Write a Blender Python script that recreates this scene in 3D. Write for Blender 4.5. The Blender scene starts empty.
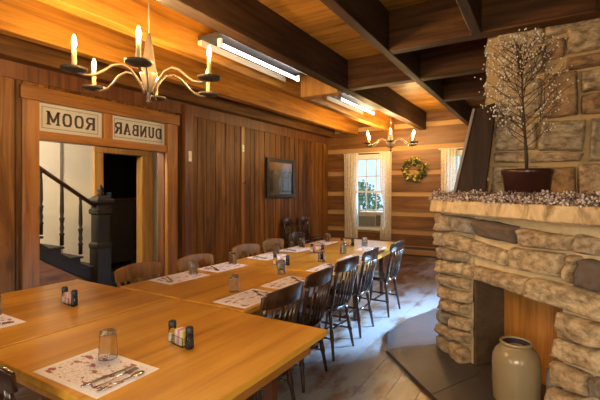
import bpy, bmesh, math, random
from mathutils import Vector, Matrix, noise
R = random.Random(11)
C = bpy.context.scene.collection
sc = bpy.context.scene
PI = math.pi
CAM_H, FPX, SN, CS = 1.5, 400.0, 0.518, 0.8554

# ------------------------------------------------------------------ materials
def _new(name):
    m = bpy.data.materials.new(name); m.use_nodes = True
    nt = m.node_tree; b = nt.nodes['Principled BSDF']
    return m, nt, b

def nd(nt, t, **kw):
    n = nt.nodes.new(t)
    for k, v in kw.items(): setattr(n, k, v)
    return n

def ramp(nt, stops, interp='LINEAR'):
    r = nd(nt, 'ShaderNodeValToRGB'); cr = r.color_ramp; cr.interpolation = interp
    while len(cr.elements) < len(stops): cr.elements.new(0.5)
    for e, (p, c) in zip(cr.elements, stops):
        e.position = p; e.color = (*c, 1)
    return r

def plain(name, col, rough=.5, metal=0, emit=None, estr=0, trans=0, ior=1.45, coat=0, alpha=1):
    m, nt, b = _new(name)
    b.inputs['Base Color'].default_value = (*col, 1)
    b.inputs['Roughness'].default_value = rough
    b.inputs['Metallic'].default_value = metal
    b.inputs['IOR'].default_value = ior
    b.inputs['Transmission Weight'].default_value = trans
    b.inputs['Coat Weight'].default_value = coat
    b.inputs['Alpha'].default_value = alpha
    if emit:
        b.inputs['Emission Color'].default_value = (*emit, 1)
        b.inputs['Emission Strength'].default_value = estr
    return m

def offset_coords(nt, scale):
    tc = nd(nt, 'ShaderNodeTexCoord'); mp = nd(nt, 'ShaderNodeMapping')
    mp.inputs['Scale'].default_value = scale
    at = nd(nt, 'ShaderNodeAttribute', attribute_name='rnd')
    oi = nd(nt, 'ShaderNodeObjectInfo')
    ad = nd(nt, 'ShaderNodeMath', operation='ADD')
    nt.links.new(at.outputs['Fac'], ad.inputs[0]); nt.links.new(oi.outputs['Random'], ad.inputs[1])
    mu = nd(nt, 'ShaderNodeMath', operation='MULTIPLY'); mu.inputs[1].default_value = 37.7
    nt.links.new(ad.outputs[0], mu.inputs[0])
    nt.links.new(mu.outputs[0], mp.inputs['Location'])
    nt.links.new(tc.outputs['Object'], mp.inputs['Vector'])
    return mp, at, tc

def wood(name, dark, mid, light, axis=1, along=.9, across=13, rough=.45, bump=.25, coat=0, vary=.5, knots=0, spec=.5):
    m, nt, b = _new(name); L = nt.links
    s = [across] * 3; s[axis] = along
    mp, at, tc = offset_coords(nt, s)
    n1 = nd(nt, 'ShaderNodeTexNoise'); n1.inputs['Scale'].default_value = 1.0
    n1.inputs['Detail'].default_value = 7; n1.inputs['Roughness'].default_value = .62; n1.inputs['Distortion'].default_value = .7
    L.new(mp.outputs[0], n1.inputs['Vector'])
    r = ramp(nt, [(.28, dark), (.5, mid), (.74, light)])
    L.new(n1.outputs['Fac'], r.inputs[0])
    n2 = nd(nt, 'ShaderNodeTexNoise'); n2.inputs['Scale'].default_value = 1.7; n2.inputs['Detail'].default_value = 3
    L.new(tc.outputs['Object'], n2.inputs['Vector'])
    # value = 1 + vary*(rnd-.5) + .5*(n2-.5)
    a = nd(nt, 'ShaderNodeMath', operation='MULTIPLY_ADD'); a.inputs[1].default_value = vary; a.inputs[2].default_value = 1 - vary / 2 - .25
    L.new(at.outputs['Fac'], a.inputs[0])
    a2 = nd(nt, 'ShaderNodeMath', operation='MULTIPLY_ADD'); a2.inputs[1].default_value = .5
    L.new(n2.outputs['Fac'], a2.inputs[0]); L.new(a.outputs[0], a2.inputs[2])
    h = nd(nt, 'ShaderNodeHueSaturation'); L.new(a2.outputs[0], h.inputs['Value']); L.new(r.outputs[0], h.inputs['Color'])
    col = h.outputs[0]
    if knots:
        sk = [3.2] * 3; sk[axis] = 1.3
        mk = nd(nt, 'ShaderNodeMapping'); mk.inputs['Scale'].default_value = sk
        L.new(mp.inputs['Location'].links[0].from_socket, mk.inputs['Location'])
        L.new(tc.outputs['Object'], mk.inputs['Vector'])
        v = nd(nt, 'ShaderNodeTexVoronoi'); v.inputs['Scale'].default_value = 1
        L.new(mk.outputs[0], v.inputs['Vector'])
        kr = ramp(nt, [(.05, (1, 1, 1)), (.16, (0, 0, 0))]); L.new(v.outputs['Distance'], kr.inputs[0])
        km = nd(nt, 'ShaderNodeMath', operation='MULTIPLY'); km.inputs[1].default_value = knots
        L.new(kr.outputs[0], km.inputs[0])
        mx = nd(nt, 'ShaderNodeMix', data_type='RGBA'); mx.inputs['B'].default_value = (*[c * .35 for c in dark], 1)
        L.new(km.outputs[0], mx.inputs['Factor']); L.new(col, mx.inputs['A']); col = mx.outputs['Result']
    L.new(col, b.inputs['Base Color'])
    b.inputs['Roughness'].default_value = rough; b.inputs['Coat Weight'].default_value = coat
    b.inputs['Coat Roughness'].default_value = .15
    b.inputs['Specular IOR Level'].default_value = spec
    bp = nd(nt, 'ShaderNodeBump'); bp.inputs['Strength'].default_value = bump; bp.inputs['Distance'].default_value = .01
    L.new(n1.outputs['Fac'], bp.inputs['Height']); L.new(bp.outputs[0], b.inputs['Normal'])
    return m

def rocky(name, stops, scale=9, rough=.85, bump=.6, stain=(.10, .07, .045), interp='CONSTANT', amt=.5):
    m, nt, b = _new(name); L = nt.links
    mp, at, tc = offset_coords(nt, (1, 1, 1.6))
    r = ramp(nt, stops, interp); L.new(at.outputs['Fac'], r.inputs[0])
    n = nd(nt, 'ShaderNodeTexNoise'); n.inputs['Scale'].default_value = scale; n.inputs['Detail'].default_value = 9; n.inputs['Roughness'].default_value = .68
    L.new(mp.outputs[0], n.inputs['Vector'])
    f = ramp(nt, [(.36, (1, 1, 1)), (.62, (0, 0, 0))]); L.new(n.outputs['Fac'], f.inputs[0])
    fm = nd(nt, 'ShaderNodeMath', operation='MULTIPLY'); fm.inputs[1].default_value = amt; L.new(f.outputs[0], fm.inputs[0])
    mx = nd(nt, 'ShaderNodeMix', data_type='RGBA'); mx.inputs['B'].default_value = (*stain, 1)
    L.new(fm.outputs[0], mx.inputs['Factor']); L.new(r.outputs[0], mx.inputs['A'])
    L.new(mx.outputs['Result'], b.inputs['Base Color']); b.inputs['Roughness'].default_value = rough
    bp = nd(nt, 'ShaderNodeBump'); bp.inputs['Strength'].default_value = bump; bp.inputs['Distance'].default_value = .02
    L.new(n.outputs['Fac'], bp.inputs['Height']); L.new(bp.outputs[0], b.inputs['Normal'])
    return m

def speckle(name, stops, rough=.6):
    m, nt, b = _new(name)
    at = nd(nt, 'ShaderNodeAttribute', attribute_name='rnd')
    r = ramp(nt, stops, 'CONSTANT'); nt.links.new(at.outputs['Fac'], r.inputs[0])
    nt.links.new(r.outputs[0], b.inputs['Base Color']); b.inputs['Roughness'].default_value = rough
    return m

M = {}
M['plank'] = wood('plank_wood', (.030, .011, .002), (.125, .050, .010), (.25, .112, .026), axis=2, rough=.5, spec=.25, vary=.75, knots=.5)
M['trim'] = wood('trim_wood', (.11, .036, .006), (.27, .108, .017), (.37, .165, .03), axis=2, rough=.38, vary=.3, knots=.6)
M['trim_h'] = wood('trim_wood_level', (.11, .036, .006), (.27, .108, .017), (.37, .165, .03), axis=1, rough=.38, vary=.3, knots=.5)
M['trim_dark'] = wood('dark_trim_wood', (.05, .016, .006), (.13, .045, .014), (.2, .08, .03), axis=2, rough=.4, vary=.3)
M['pine'] = wood('lit_beam_wood', (.34, .15, .035), (.52, .26, .07), (.62, .36, .12), axis=2, rough=.4, vary=.2)
M['joist'] = wood('joist_wood', (.035, .013, .003), (.13, .053, .011), (.24, .105, .024), axis=1, rough=.6, spec=.25, vary=.3)
M['joist_shaded'] = wood('shaded_joist_wood', (.018, .009, .005), (.048, .025, .013), (.09, .048, .024), axis=1, rough=.55, vary=.2, spec=.25)  # darker joist copy: lack of lamp light put into the wood colour
M['joist_lit'] = wood('lit_joist_wood', (.16, .06, .008), (.40, .175, .022), (.55, .265, .04), axis=1, rough=.5, vary=.2, spec=.25)  # orange joist copy: chandelier light put into the wood colour
M['cross'] = wood('beam_wood', (.02, .007, .002), (.078, .030, .007), (.15, .062, .017), axis=0, rough=.6, spec=.25, vary=.3)
M['ceil'] = wood('ceiling_wood', (.2, .08, .010), (.47, .215, .032), (.61, .32, .06), axis=0, rough=.5, spec=.3, vary=.5, knots=.5)
M['log'] = wood('log_wood', (.07, .025, .005), (.17, .070, .014), (.27, .125, .03), axis=0, rough=.5, vary=.35, knots=.3)
M['chink'] = rocky('chinking', [(0, (.46, .28, .11)), (.5, (.40, .24, .095))], scale=5, amt=.25, bump=.3, stain=(.35, .22, .1))
M['table'] = wood('table_wood', (.38, .15, .015), (.61, .292, .032), (.74, .41, .06), axis=1, along=.45, across=8, rough=.3, bump=.05, coat=.15, vary=.16)
M['table_edge'] = wood('table_edge_wood', (.24, .09, .018), (.34, .14, .028), (.42, .19, .04), axis=1, rough=.3, bump=.05, coat=.3, vary=.1)
M['leg'] = wood('table_leg_wood', (.04, .012, .006), (.085, .026, .012), (.12, .042, .018), axis=2, rough=.4)
M['chair_tan'] = wood('brown_chair_wood', (.12, .043, .008), (.23, .092, .018), (.30, .13, .03), axis=2, rough=.5, bump=.06, coat=0, vary=.2, spec=.12)
M['chair'] = wood('chair_wood', (.020, .008, .005), (.042, .017, .009), (.072, .030, .015), axis=2, rough=.24, bump=.06, coat=.4, vary=.25)
M['soot'] = rocky('sooty_firebox', [(0, (.10, .058, .03)), (.5, (.13, .08, .042))], scale=10, amt=.6, stain=(.04, .025, .016))
M['dark_board'] = wood('dark_board_wood', (.012, .006, .004), (.034, .014, .006), (.055, .025, .010), axis=2, rough=.55, spec=.2, vary=.2)
M['lit_edge'] = wood('lit_board_edge', (.16, .13, .11), (.25, .2, .17), (.32, .27, .23), axis=2, rough=.5, vary=.1)
M['mantel'] = wood('mantel_wood', (.16, .08, .03), (.66, .48, .27), (.84, .68, .46), axis=2, along=4, across=7, rough=.7, bump=.8, vary=.1)
M['panel'] = wood('firebox_wood', (.26, .10, .02), (.45, .19, .042), (.56, .27, .07), axis=2, rough=.4, vary=.25)
M['stone'] = rocky('field_stone', [(0, (.34, .315, .28)), (.16, (.52, .42, .29)), (.34, (.62, .46, .29)), (.52, (.68, .52, .33)), (.68, (.42, .26, .14)), (.84, (.14, .11, .105))], stain=(.15, .085, .04), amt=.85, scale=13, bump=1.0)
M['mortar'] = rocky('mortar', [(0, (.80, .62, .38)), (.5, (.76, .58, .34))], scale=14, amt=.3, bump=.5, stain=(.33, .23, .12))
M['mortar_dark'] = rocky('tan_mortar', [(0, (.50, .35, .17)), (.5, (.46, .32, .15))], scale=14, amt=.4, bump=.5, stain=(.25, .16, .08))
M['slate'] = rocky('hearth_slate', [(0, (.055, .052, .06)), (.35, (.07, .064, .068)), (.7, (.085, .07, .062))], scale=6, rough=.42, bump=.25, stain=(.06, .052, .055))
M['pewter'] = plain('tin_metal', (.26, .20, .14), .45, .6)
M['pan'] = plain('dark_tin', (.10, .08, .06), .5, .6)
M['candle'] = plain('candle_sleeve', (.55, .42, .25), .5)
M['bulb'] = plain('glowing_bulb', (1, .8, .5), .3, emit=(1, .62, .25), estr=1150)
M['tube'] = plain('fluorescent_tube', (1, 1, 1), .3, emit=(.93, .97, 1.0), estr=7)
M['cream_metal'] = plain('cream_enamel', (.62, .5, .34), .4)
M['fix_grey'] = plain('grey_fixture_metal', (.05, .045, .045), .5, .2)
M['white_metal'] = plain('white_enamel', (.8, .78, .72), .35)
M['black_metal'] = plain('black_metal', (.03, .03, .035), .4, .3)
M['chrome'] = plain('steel', (.62, .6, .58), .18, 1)
M['glass'] = plain('clear_glass', (.96, .97, .98), .03, trans=1, ior=1.22)
M['pane'] = plain('window_glass', (.95, .97, 1), .02, trans=1, ior=1.03)
M['white_paint'] = plain('white_paint', (.72, .72, .7), .5)
M['black_frame'] = plain('black_frame_paint', (.014, .012, .011), .3)
M['newel'] = plain('black_stair_paint', (.014, .010, .008), .6)
M['rail'] = wood('handrail_wood', (.03, .01, .005), (.07, .025, .012), (.1, .04, .02), axis=1, rough=.3)
M['cream'] = rocky('cream_plaster', [(0, (.72, .66, .53)), (.5, (.70, .64, .51))], scale=3, amt=.12, bump=.08, stain=(.5, .44, .33))
M['dark_room'] = plain('unlit_room_tone', (.03, .022, .018), .7)  # near-black tone stands in for a room without light
M['sign'] = rocky('sign_board', [(0, (.52, .50, .44)), (.5, (.50, .48, .42))], scale=6, amt=.3, bump=.05, stain=(.38, .36, .31), rough=.5)
M['ink'] = plain('dark_sign_letter', (.045, .03, .022), .5)
M['grey_line'] = plain('grey_sign_line', (.2, .18, .15), .5)
M['crock'] = plain('beige_glaze', (.31, .235, .135), .25, coat=.3)
M['crock_in'] = plain('dark_glaze', (.03, .03, .045), .25)
M['pot'] = plain('maroon_pot_glaze', (.045, .014, .011), .3, coat=.3)
M['soil'] = plain('soil', (.03, .02, .015), .9)
M['twig'] = plain('dark_twig', (.05, .03, .022), .7)
M['gtwig'] = plain('brown_twig', (.12, .075, .05), .8)
M['pip'] = speckle('white_buds', [(0, (.82, .78, .72)), (.55, (.65, .55, .45)), (.8, (.34, .2, .1))])
M['berry'] = speckle('garland_berries', [(0, (.62, .50, .46)), (.3, (.36, .25, .23)), (.55, (.74, .66, .6)), (.72, (.16, .095, .085)), (.88, (.48, .36, .31))])
M['leaf'] = speckle('wreath_leaves', [(0, (.05, .06, .015)), (.3, (.20, .17, .03)), (.55, (.025, .03, .01)), (.86, (.5, .42, .12))])
M['green'] = speckle('outside_leaves', [(0, (.18, .30, .16)), (.35, (.32, .45, .3)), (.7, (.12, .22, .13))], .8)
M['salt'] = plain('salt', (.85, .83, .8), .8)
M['pepper'] = plain('pepper', (.05, .035, .03), .9)
M['packet'] = speckle('sugar_packets', [(0, (.86, .83, .8)), (.3, (.80, .40, .44)), (.55, (.80, .68, .16)), (.8, (.86, .6, .6))], .7)
M['ac'] = plain('grey_beige_plastic', (.42, .41, .38), .5)
M['ac_dark'] = plain('dark_grille', (.10, .10, .10), .5)
M['heater'] = plain('tan_heater_enamel', (.42, .25, .1), .4)
M['switch'] = plain('ivory_plastic', (.72, .66, .54), .4)
M['pale'] = plain('pale_grey_glaze', (.42, .38, .33), .5)
M['bluish'] = plain('blue_glint_glass', (.25, .45, .7), .1, trans=.5)
M['floor_hall'] = plain('hall_floor_paint', (.06, .04, .025), .4)
M['grass'] = plain('outdoor_grass', (.22, .32, .14), .9)

def curtain_mat():
    m, nt, b = _new('lace_curtain'); L = nt.links
    tc = nd(nt, 'ShaderNodeTexCoord')
    v = nd(nt, 'ShaderNodeTexVoronoi'); v.inputs['Scale'].default_value = 34
    L.new(tc.outputs['Object'], v.inputs['Vector'])
    r = ramp(nt, [(.2, (.62, .62, .62)), (.6, (.93, .93, .93))]); L.new(v.outputs['Distance'], r.inputs[0])
    b.inputs['Base Color'].default_value = (.86, .78, .64, 1); b.inputs['Roughness'].default_value = .9
    tl = nd(nt, 'ShaderNodeBsdfTranslucent'); tl.inputs[0].default_value = (.85, .8, .68, 1)
    tr = nd(nt, 'ShaderNodeBsdfTransparent')
    m1 = nd(nt, 'ShaderNodeMixShader'); m1.inputs[0].default_value = .35
    m2 = nd(nt, 'ShaderNodeMixShader')
    L.new(b.outputs[0], m1.inputs[1]); L.new(tl.outputs[0], m1.inputs[2])
    L.new(r.outputs[0], m2.inputs[0]); L.new(tr.outputs[0], m2.inputs[1]); L.new(m1.outputs[0], m2.inputs[2])
    L.new(m2.outputs[0], nt.nodes['Material Output'].inputs['Surface'])
    return m
M['curtain'] = curtain_mat()

def mat_paper():
    m, nt, b = _new('printed_placemat'); L = nt.links
    tc = nd(nt, 'ShaderNodeTexCoord')
    def lay(scale, sx, sy, lo, hi):
        mp = nd(nt, 'ShaderNodeMapping'); mp.inputs['Scale'].default_value = (sx, sy, 1)
        L.new(tc.outputs['Object'], mp.inputs[0])
        oi = nd(nt, 'ShaderNodeObjectInfo'); mu = nd(nt, 'ShaderNodeMath', operation='MULTIPLY'); mu.inputs[1].default_value = 5
        L.new(oi.outputs['Random'], mu.inputs[0])
        n = nd(nt, 'ShaderNodeTexNoise'); n.inputs['Scale'].default_value = scale; n.inputs['Detail'].default_value = 3
        L.new(mp.outputs[0], n.inputs['Vector'])
        r = ramp(nt, [(lo, (0, 0, 0)), (hi, (1, 1, 1))]); L.new(n.outputs['Fac'], r.inputs[0]); return r.outputs[0]
    big = lay(16, 1, 1.8, .56, .6); fine = lay(55, 1, 2.6, .5, .6)
    x = nd(nt, 'ShaderNodeSeparateXYZ'); L.new(tc.outputs['Object'], x.inputs[0])
    def band(sock, lim):
        a = nd(nt, 'ShaderNodeMath', operation='ABSOLUTE'); L.new(x.outputs[sock], a.inputs[0])
        c = nd(nt, 'ShaderNodeMath', operation='LESS_THAN'); c.inputs[1].default_value = lim; L.new(a.outputs[0], c.inputs[0]); return c.outputs[0]
    mm = nd(nt, 'ShaderNodeMath', operation='MULTIPLY'); L.new(band('X', .19), mm.inputs[0]); L.new(band('Y', .115), mm.inputs[1])
    fs = nd(nt, 'ShaderNodeMath', operation='MULTIPLY'); fs.inputs[1].default_value = .35; L.new(fine, fs.inputs[0])
    mxx = nd(nt, 'ShaderNodeMath', operation='MAXIMUM'); L.new(big, mxx.inputs[0]); L.new(fs.outputs[0], mxx.inputs[1])
    f = nd(nt, 'ShaderNodeMath', operation='MULTIPLY'); L.new(mxx.outputs[0], f.inputs[0]); L.new(mm.outputs[0], f.inputs[1])
    mx = nd(nt, 'ShaderNodeMix', data_type='RGBA'); mx.inputs['A'].default_value = (.86, .84, .92, 1); mx.inputs['B'].default_value = (.36, .12, .13, 1)
    L.new(f.outputs[0], mx.inputs['Factor']); L.new(mx.outputs['Result'], b.inputs['Base Color']); b.inputs['Roughness'].default_value = .6
    return m
M['paper'] = mat_paper()

def floor_mat():
    m, nt, b = _new('worn_floor_boards'); L = nt.links
    mp, at, tc = offset_coords(nt, (11, .8, 11))
    n1 = nd(nt, 'ShaderNodeTexNoise'); n1.inputs['Scale'].default_value = 1; n1.inputs['Detail'].default_value = 7; n1.inputs['Roughness'].default_value = .6
    L.new(mp.outputs[0], n1.inputs['Vector'])
    r = ramp(nt, [(.3, (.06, .026, .011)), (.5, (.135, .066, .028)), (.72, (.22, .115, .052))]); L.new(n1.outputs['Fac'], r.inputs[0])
    a = nd(nt, 'ShaderNodeMath', operation='MULTIPLY_ADD'); a.inputs[1].default_value = .5; a.inputs[2].default_value = .75; L.new(at.outputs['Fac'], a.inputs[0])
    h = nd(nt, 'ShaderNodeHueSaturation'); L.new(a.outputs[0], h.inputs['Value']); L.new(r.outputs[0], h.inputs['Color'])
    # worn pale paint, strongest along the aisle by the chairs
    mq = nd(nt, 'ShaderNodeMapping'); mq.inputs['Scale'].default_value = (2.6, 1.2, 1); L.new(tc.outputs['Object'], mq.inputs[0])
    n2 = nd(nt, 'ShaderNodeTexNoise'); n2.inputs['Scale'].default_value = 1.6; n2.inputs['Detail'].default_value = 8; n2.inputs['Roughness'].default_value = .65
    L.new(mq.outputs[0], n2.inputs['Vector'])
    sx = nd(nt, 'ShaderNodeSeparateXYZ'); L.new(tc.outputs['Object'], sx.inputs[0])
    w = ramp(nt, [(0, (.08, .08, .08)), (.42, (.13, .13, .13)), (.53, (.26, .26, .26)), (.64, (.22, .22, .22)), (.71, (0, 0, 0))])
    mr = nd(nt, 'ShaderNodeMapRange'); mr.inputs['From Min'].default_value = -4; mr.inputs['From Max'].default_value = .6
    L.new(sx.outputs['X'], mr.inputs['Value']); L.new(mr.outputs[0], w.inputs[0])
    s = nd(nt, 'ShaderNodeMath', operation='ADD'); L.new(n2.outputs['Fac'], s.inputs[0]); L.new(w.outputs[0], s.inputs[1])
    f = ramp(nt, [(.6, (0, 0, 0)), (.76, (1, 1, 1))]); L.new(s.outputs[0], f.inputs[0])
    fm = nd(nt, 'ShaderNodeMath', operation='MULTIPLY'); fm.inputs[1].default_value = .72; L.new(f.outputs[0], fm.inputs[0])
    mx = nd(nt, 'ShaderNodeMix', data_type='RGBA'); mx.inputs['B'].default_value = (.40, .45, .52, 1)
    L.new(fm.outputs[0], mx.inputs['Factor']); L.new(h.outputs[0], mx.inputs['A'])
    L.new(mx.outputs['Result'], b.inputs['Base Color'])
    rr = nd(nt, 'ShaderNodeMapRange'); rr.inputs['To Min'].default_value = .2; rr.inputs['To Max'].default_value = .42
    L.new(n2.outputs['Fac'], rr.inputs['Value']); L.new(rr.outputs[0], b.inputs['Roughness'])
    bp = nd(nt, 'ShaderNodeBump'); bp.inputs['Strength'].default_value = .15; bp.inputs['Distance'].default_value = .01
    L.new(n1.outputs['Fac'], bp.inputs['Height']); L.new(bp.outputs[0], b.inputs['Normal'])
    return m
M['floor'] = floor_mat()

def print_mat():
    # a dark print: tan at top, blue-grey below, under glass
    m, nt, b = _new('dark_print'); L = nt.links
    tc = nd(nt, 'ShaderNodeTexCoord'); sx = nd(nt, 'ShaderNodeSeparateXYZ'); L.new(tc.outputs['Object'], sx.inputs[0])
    n = nd(nt, 'ShaderNodeTexNoise'); n.inputs['Scale'].default_value = 7; n.inputs['Detail'].default_value = 5; L.new(tc.outputs['Object'], n.inputs['Vector'])
    ad = nd(nt, 'ShaderNodeMath', operation='MULTIPLY_ADD'); ad.inputs[1].default_value = .35; L.new(n.outputs['Fac'], ad.inputs[0]); L.new(sx.outputs['Z'], ad.inputs[2])
    r = ramp(nt, [(0, (.012, .012, .014)), (.70, (.035, .038, .045)), (.76, (.15, .10, .05)), (.9, (.2, .14, .08))]); L.new(ad.outputs[0], r.inputs[0])
    L.new(r.outputs[0], b.inputs['Base Color']); b.inputs['Roughness'].default_value = .08; b.inputs['Coat Weight'].default_value = .6
    return m
M['print'] = print_mat()

# ------------------------------------------------------------------ mesh builder
class MB:
    def __init__(s): s.v = []; s.f = []; s.r = []; s.sm = []
    def add(s, vs, fs, rnd=None, smooth=False):
        o = len(s.v); s.v += [tuple(v) for v in vs]
        if rnd is None: rnd = R.random()
        for f in fs: s.f.append([i + o for i in f]); s.r.append(rnd); s.sm.append(smooth)
        return s
    def hexa(s, p, rnd=None):      # p: 4 bottom ccw + 4 top
        return s.add(p, [(3, 2, 1, 0), (4, 5, 6, 7), (0, 1, 5, 4), (1, 2, 6, 5), (2, 3, 7, 6), (3, 0, 4, 7)], rnd)
    def box(s, x0, x1, y0, y1, z0, z1, rnd=None):
        return s.hexa([(x0, y0, z0), (x1, y0, z0), (x1, y1, z0), (x0, y1, z0), (x0, y0, z1), (x1, y0, z1), (x1, y1, z1), (x0, y1, z1)], rnd)
    def prism(s, poly, z0, z1, rnd=None):
        n = len(poly)
        vs = [(x, y, z0) for x, y in poly] + [(x, y, z1) for x, y in poly]
        fs = [tuple(range(n - 1, -1, -1)), tuple(range(n, 2 * n))] + [(i, (i + 1) % n, (i + 1) % n + n, i + n) for i in range(n)]
        return s.add(vs, fs, rnd)
    def tube(s, pts, rad, seg=8, rnd=None, cap=True, flat=1.0):
        pts = [Vector(p) for p in pts]; n = len(pts)
        if not hasattr(rad, '__len__'): rad = [rad] * n
        vs = []; up = None
        for i, p in enumerate(pts):
            t = (pts[min(i + 1, n - 1)] - pts[max(i - 1, 0)]).normalized()
            if up is None:
                up = Vector((0, 0, 1)) if abs(t.z) < .9 else Vector((1, 0, 0))
            a = t.cross(up)
            if a.length < 1e-5: a = t.orthogonal()
            a.normalize(); b = a.cross(t).normalized(); up = b
            for k in range(seg):
                an = 2 * PI * k / seg
                vs.append(p + a * (rad[i] * math.cos(an)) + b * (rad[i] * flat * math.sin(an)))
        fs = [(i * seg + k, i * seg + (k + 1) % seg, (i + 1) * seg + (k + 1) % seg, (i + 1) * seg + k) for i in range(n - 1) for k in range(seg)]
        if cap: fs += [tuple(range(seg - 1, -1, -1)), tuple((n - 1) * seg + k for k in range(seg))]
        return s.add(vs, fs, rnd, True)
    def lathe(s, prof, c=(0, 0, 0), seg=24, rnd=None, square=False):
        vs = []; n = len(prof)
        for (r, z) in prof:
            for k in range(seg):
                an = 2 * PI * (k + .5) / seg
                vs.append((c[0] + r * math.cos(an), c[1] + r * math.sin(an), c[2] + z))
        fs = [(i * seg + k, i * seg + (k + 1) % seg, (i + 1) * seg + (k + 1) % seg, (i + 1) * seg + k) for i in range(n - 1) for k in range(seg)]
        fs += [tuple(range(seg - 1, -1, -1)), tuple((n - 1) * seg + k for k in range(seg))]
        return s.add(vs, fs, rnd, seg > 6)
    def ball(s, c, r, seg=6, rings=4, rnd=None, sz=1.0):
        vs = [(c[0], c[1], c[2] - r * sz)]
        for i in range(1, rings):
            th = -PI / 2 + PI * i / rings
            for k in range(seg):
                an = 2 * PI * k / seg
                vs.append((c[0] + r * math.cos(th) * math.cos(an), c[1] + r * math.cos(th) * math.sin(an), c[2] + r * sz * math.sin(th)))
        vs.append((c[0], c[1], c[2] + r * sz)); T = len(vs) - 1
        fs = [(0, 1 + (k + 1) % seg, 1 + k) for k in range(seg)]
        for i in range(rings - 2):
            for k in range(seg):
                a = 1 + i * seg; fs.append((a + k, a + (k + 1) % seg, a + seg + (k + 1) % seg, a + seg + k))
        a = 1 + (rings - 2) * seg
        fs += [(a + k, a + (k + 1) % seg, T) for k in range(seg)]
        return s.add(vs, fs, rnd, True)
    def stone(s, P, quad, depth, rnd=None, nu=9, nv=7, rough=.010, back=.03, grow=.004):
        """a field stone: quad corners (a,b) in a wall plane, P(a,b,out) -> point"""
        if rnd is None: rnd = R.random()
        sd = Vector((R.random() * 50, R.random() * 50, R.random() * 50))
        (q0, q1, q2, q3) = [Vector(q) for q in quad]; cc = (q0 + q1 + q2 + q3) / 4; gu = (q1 - q0).normalized() * grow; gv = (q3 - q0).normalized() * grow
        q0, q1, q2, q3 = q0 - gu - gv, q1 + gu - gv, q2 + gu + gv, q3 - gu + gv
        sizeu = max((q1 - q0).length, .02); sizev = max((q3 - q0).length, .02)
        rc = min(.022, .2 * min(sizeu, sizev)); tx, ty = R.uniform(-.012, .012), R.uniform(-.012, .012)
        vs = []
        for j in range(nv + 1):
            for i in range(nu + 1):
                u, v = i / nu, j / nv
                u = .5 - .5 * math.cos(PI * u) if nu > 3 else u; v = .5 - .5 * math.cos(PI * v) if nv > 3 else v
                p = (q0 * (1 - u) + q1 * u) * (1 - v) + (q3 * (1 - u) + q2 * u) * v
                # round the outline's corners
                du = min(u, 1 - u) * sizeu; dv = min(v, 1 - v) * sizev
                ce = (q0 + q1 + q2 + q3) / 4
                if du < rc and dv < rc:
                    k = (math.hypot(rc - du, rc - dv) - rc)
                    if k > 0: p = p + (ce - p).normalized() * k * .9
                e = min(du, dv)
                w = noise.noise(Vector((p.x * 7, p.y * 7, 0)) + sd) * .010 + noise.noise(Vector((p.x * 19, p.y * 19, 3)) + sd) * .004
                edge = 1 - min(1, e / .03)
                p = p + (ce - p).normalized() * w * edge
                t = min(1, e / .018); h = depth * math.sqrt(max(0, 1 - (1 - t) ** 2)) * .8 - back * (1 - t)
                h += t * (tx * (2 * u - 1) + ty * (2 * v - 1)) + t * rough * (1.5 * noise.noise(Vector((p.x * 5, p.y * 5, 0)) + sd) + 1.0 * noise.noise(Vector((p.x * 15, p.y * 22, 9)) + sd) + .5 * noise.noise(Vector((p.x * 44, p.y * 50, 9)) + sd))
                vs.append(P(p.x, p.y, h))
        W = nu + 1
        fs = [(j * W + i, j * W + i + 1, (j + 1) * W + i + 1, (j + 1) * W + i) for j in range(nv) for i in range(nu)]
        return s.add(vs, fs, rnd, True)
    def build(s, name, mat, parent=None, origin=(0, 0, 0), bevel=0, kind=None, seg=2):
        ox, oy, oz = origin
        me = bpy.data.meshes.new(name)
        me.from_pydata([(x - ox, y - oy, z - oz) for x, y, z in s.v], [], s.f)
        a = me.attributes.new('rnd', 'FLOAT', 'FACE'); a.data.foreach_set('value', s.r)
        me.polygons.foreach_set('use_smooth', s.sm)
        me.materials.append(M[mat] if isinstance(mat, str) else mat); me.update()
        o = bpy.data.objects.new(name, me); C.objects.link(o)
        if parent: o.parent = parent
        else: o.location = origin
        if bevel:
            b = o.modifiers.new('bevel', 'BEVEL'); b.width = bevel; b.segments = seg; b.limit_method = 'ANGLE'
        if kind: o['kind'] = kind
        return o

def tag(o, label, cat, group=None):
    o['label'] = label; o['category'] = cat
    if group: o['group'] = group
    return o
def thing(name, label, cat, loc=(0, 0, 0), rz=0, group=None):
    o = bpy.data.objects.new(name, None); C.objects.link(o); o.empty_display_size = .05
    o.location = loc; o.rotation_euler = (0, 0, rz)
    return tag(o, label, cat, group)
def struct(mb, name, mat, **k):
    return mb.build(name, mat, kind='structure', **k)
def dup(root, loc, rz, label, group=None):
    r = root.copy(); C.objects.link(r); r.location = loc; r.rotation_euler = (0, 0, rz); r['label'] = label
    if group: r['group'] = group
    for ch in list(root.children):
        c = ch.copy(); C.objects.link(c); c.parent = r
        for g in list(ch.children):
            d = g.copy(); C.objects.link(d); d.parent = c
    return r

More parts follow.
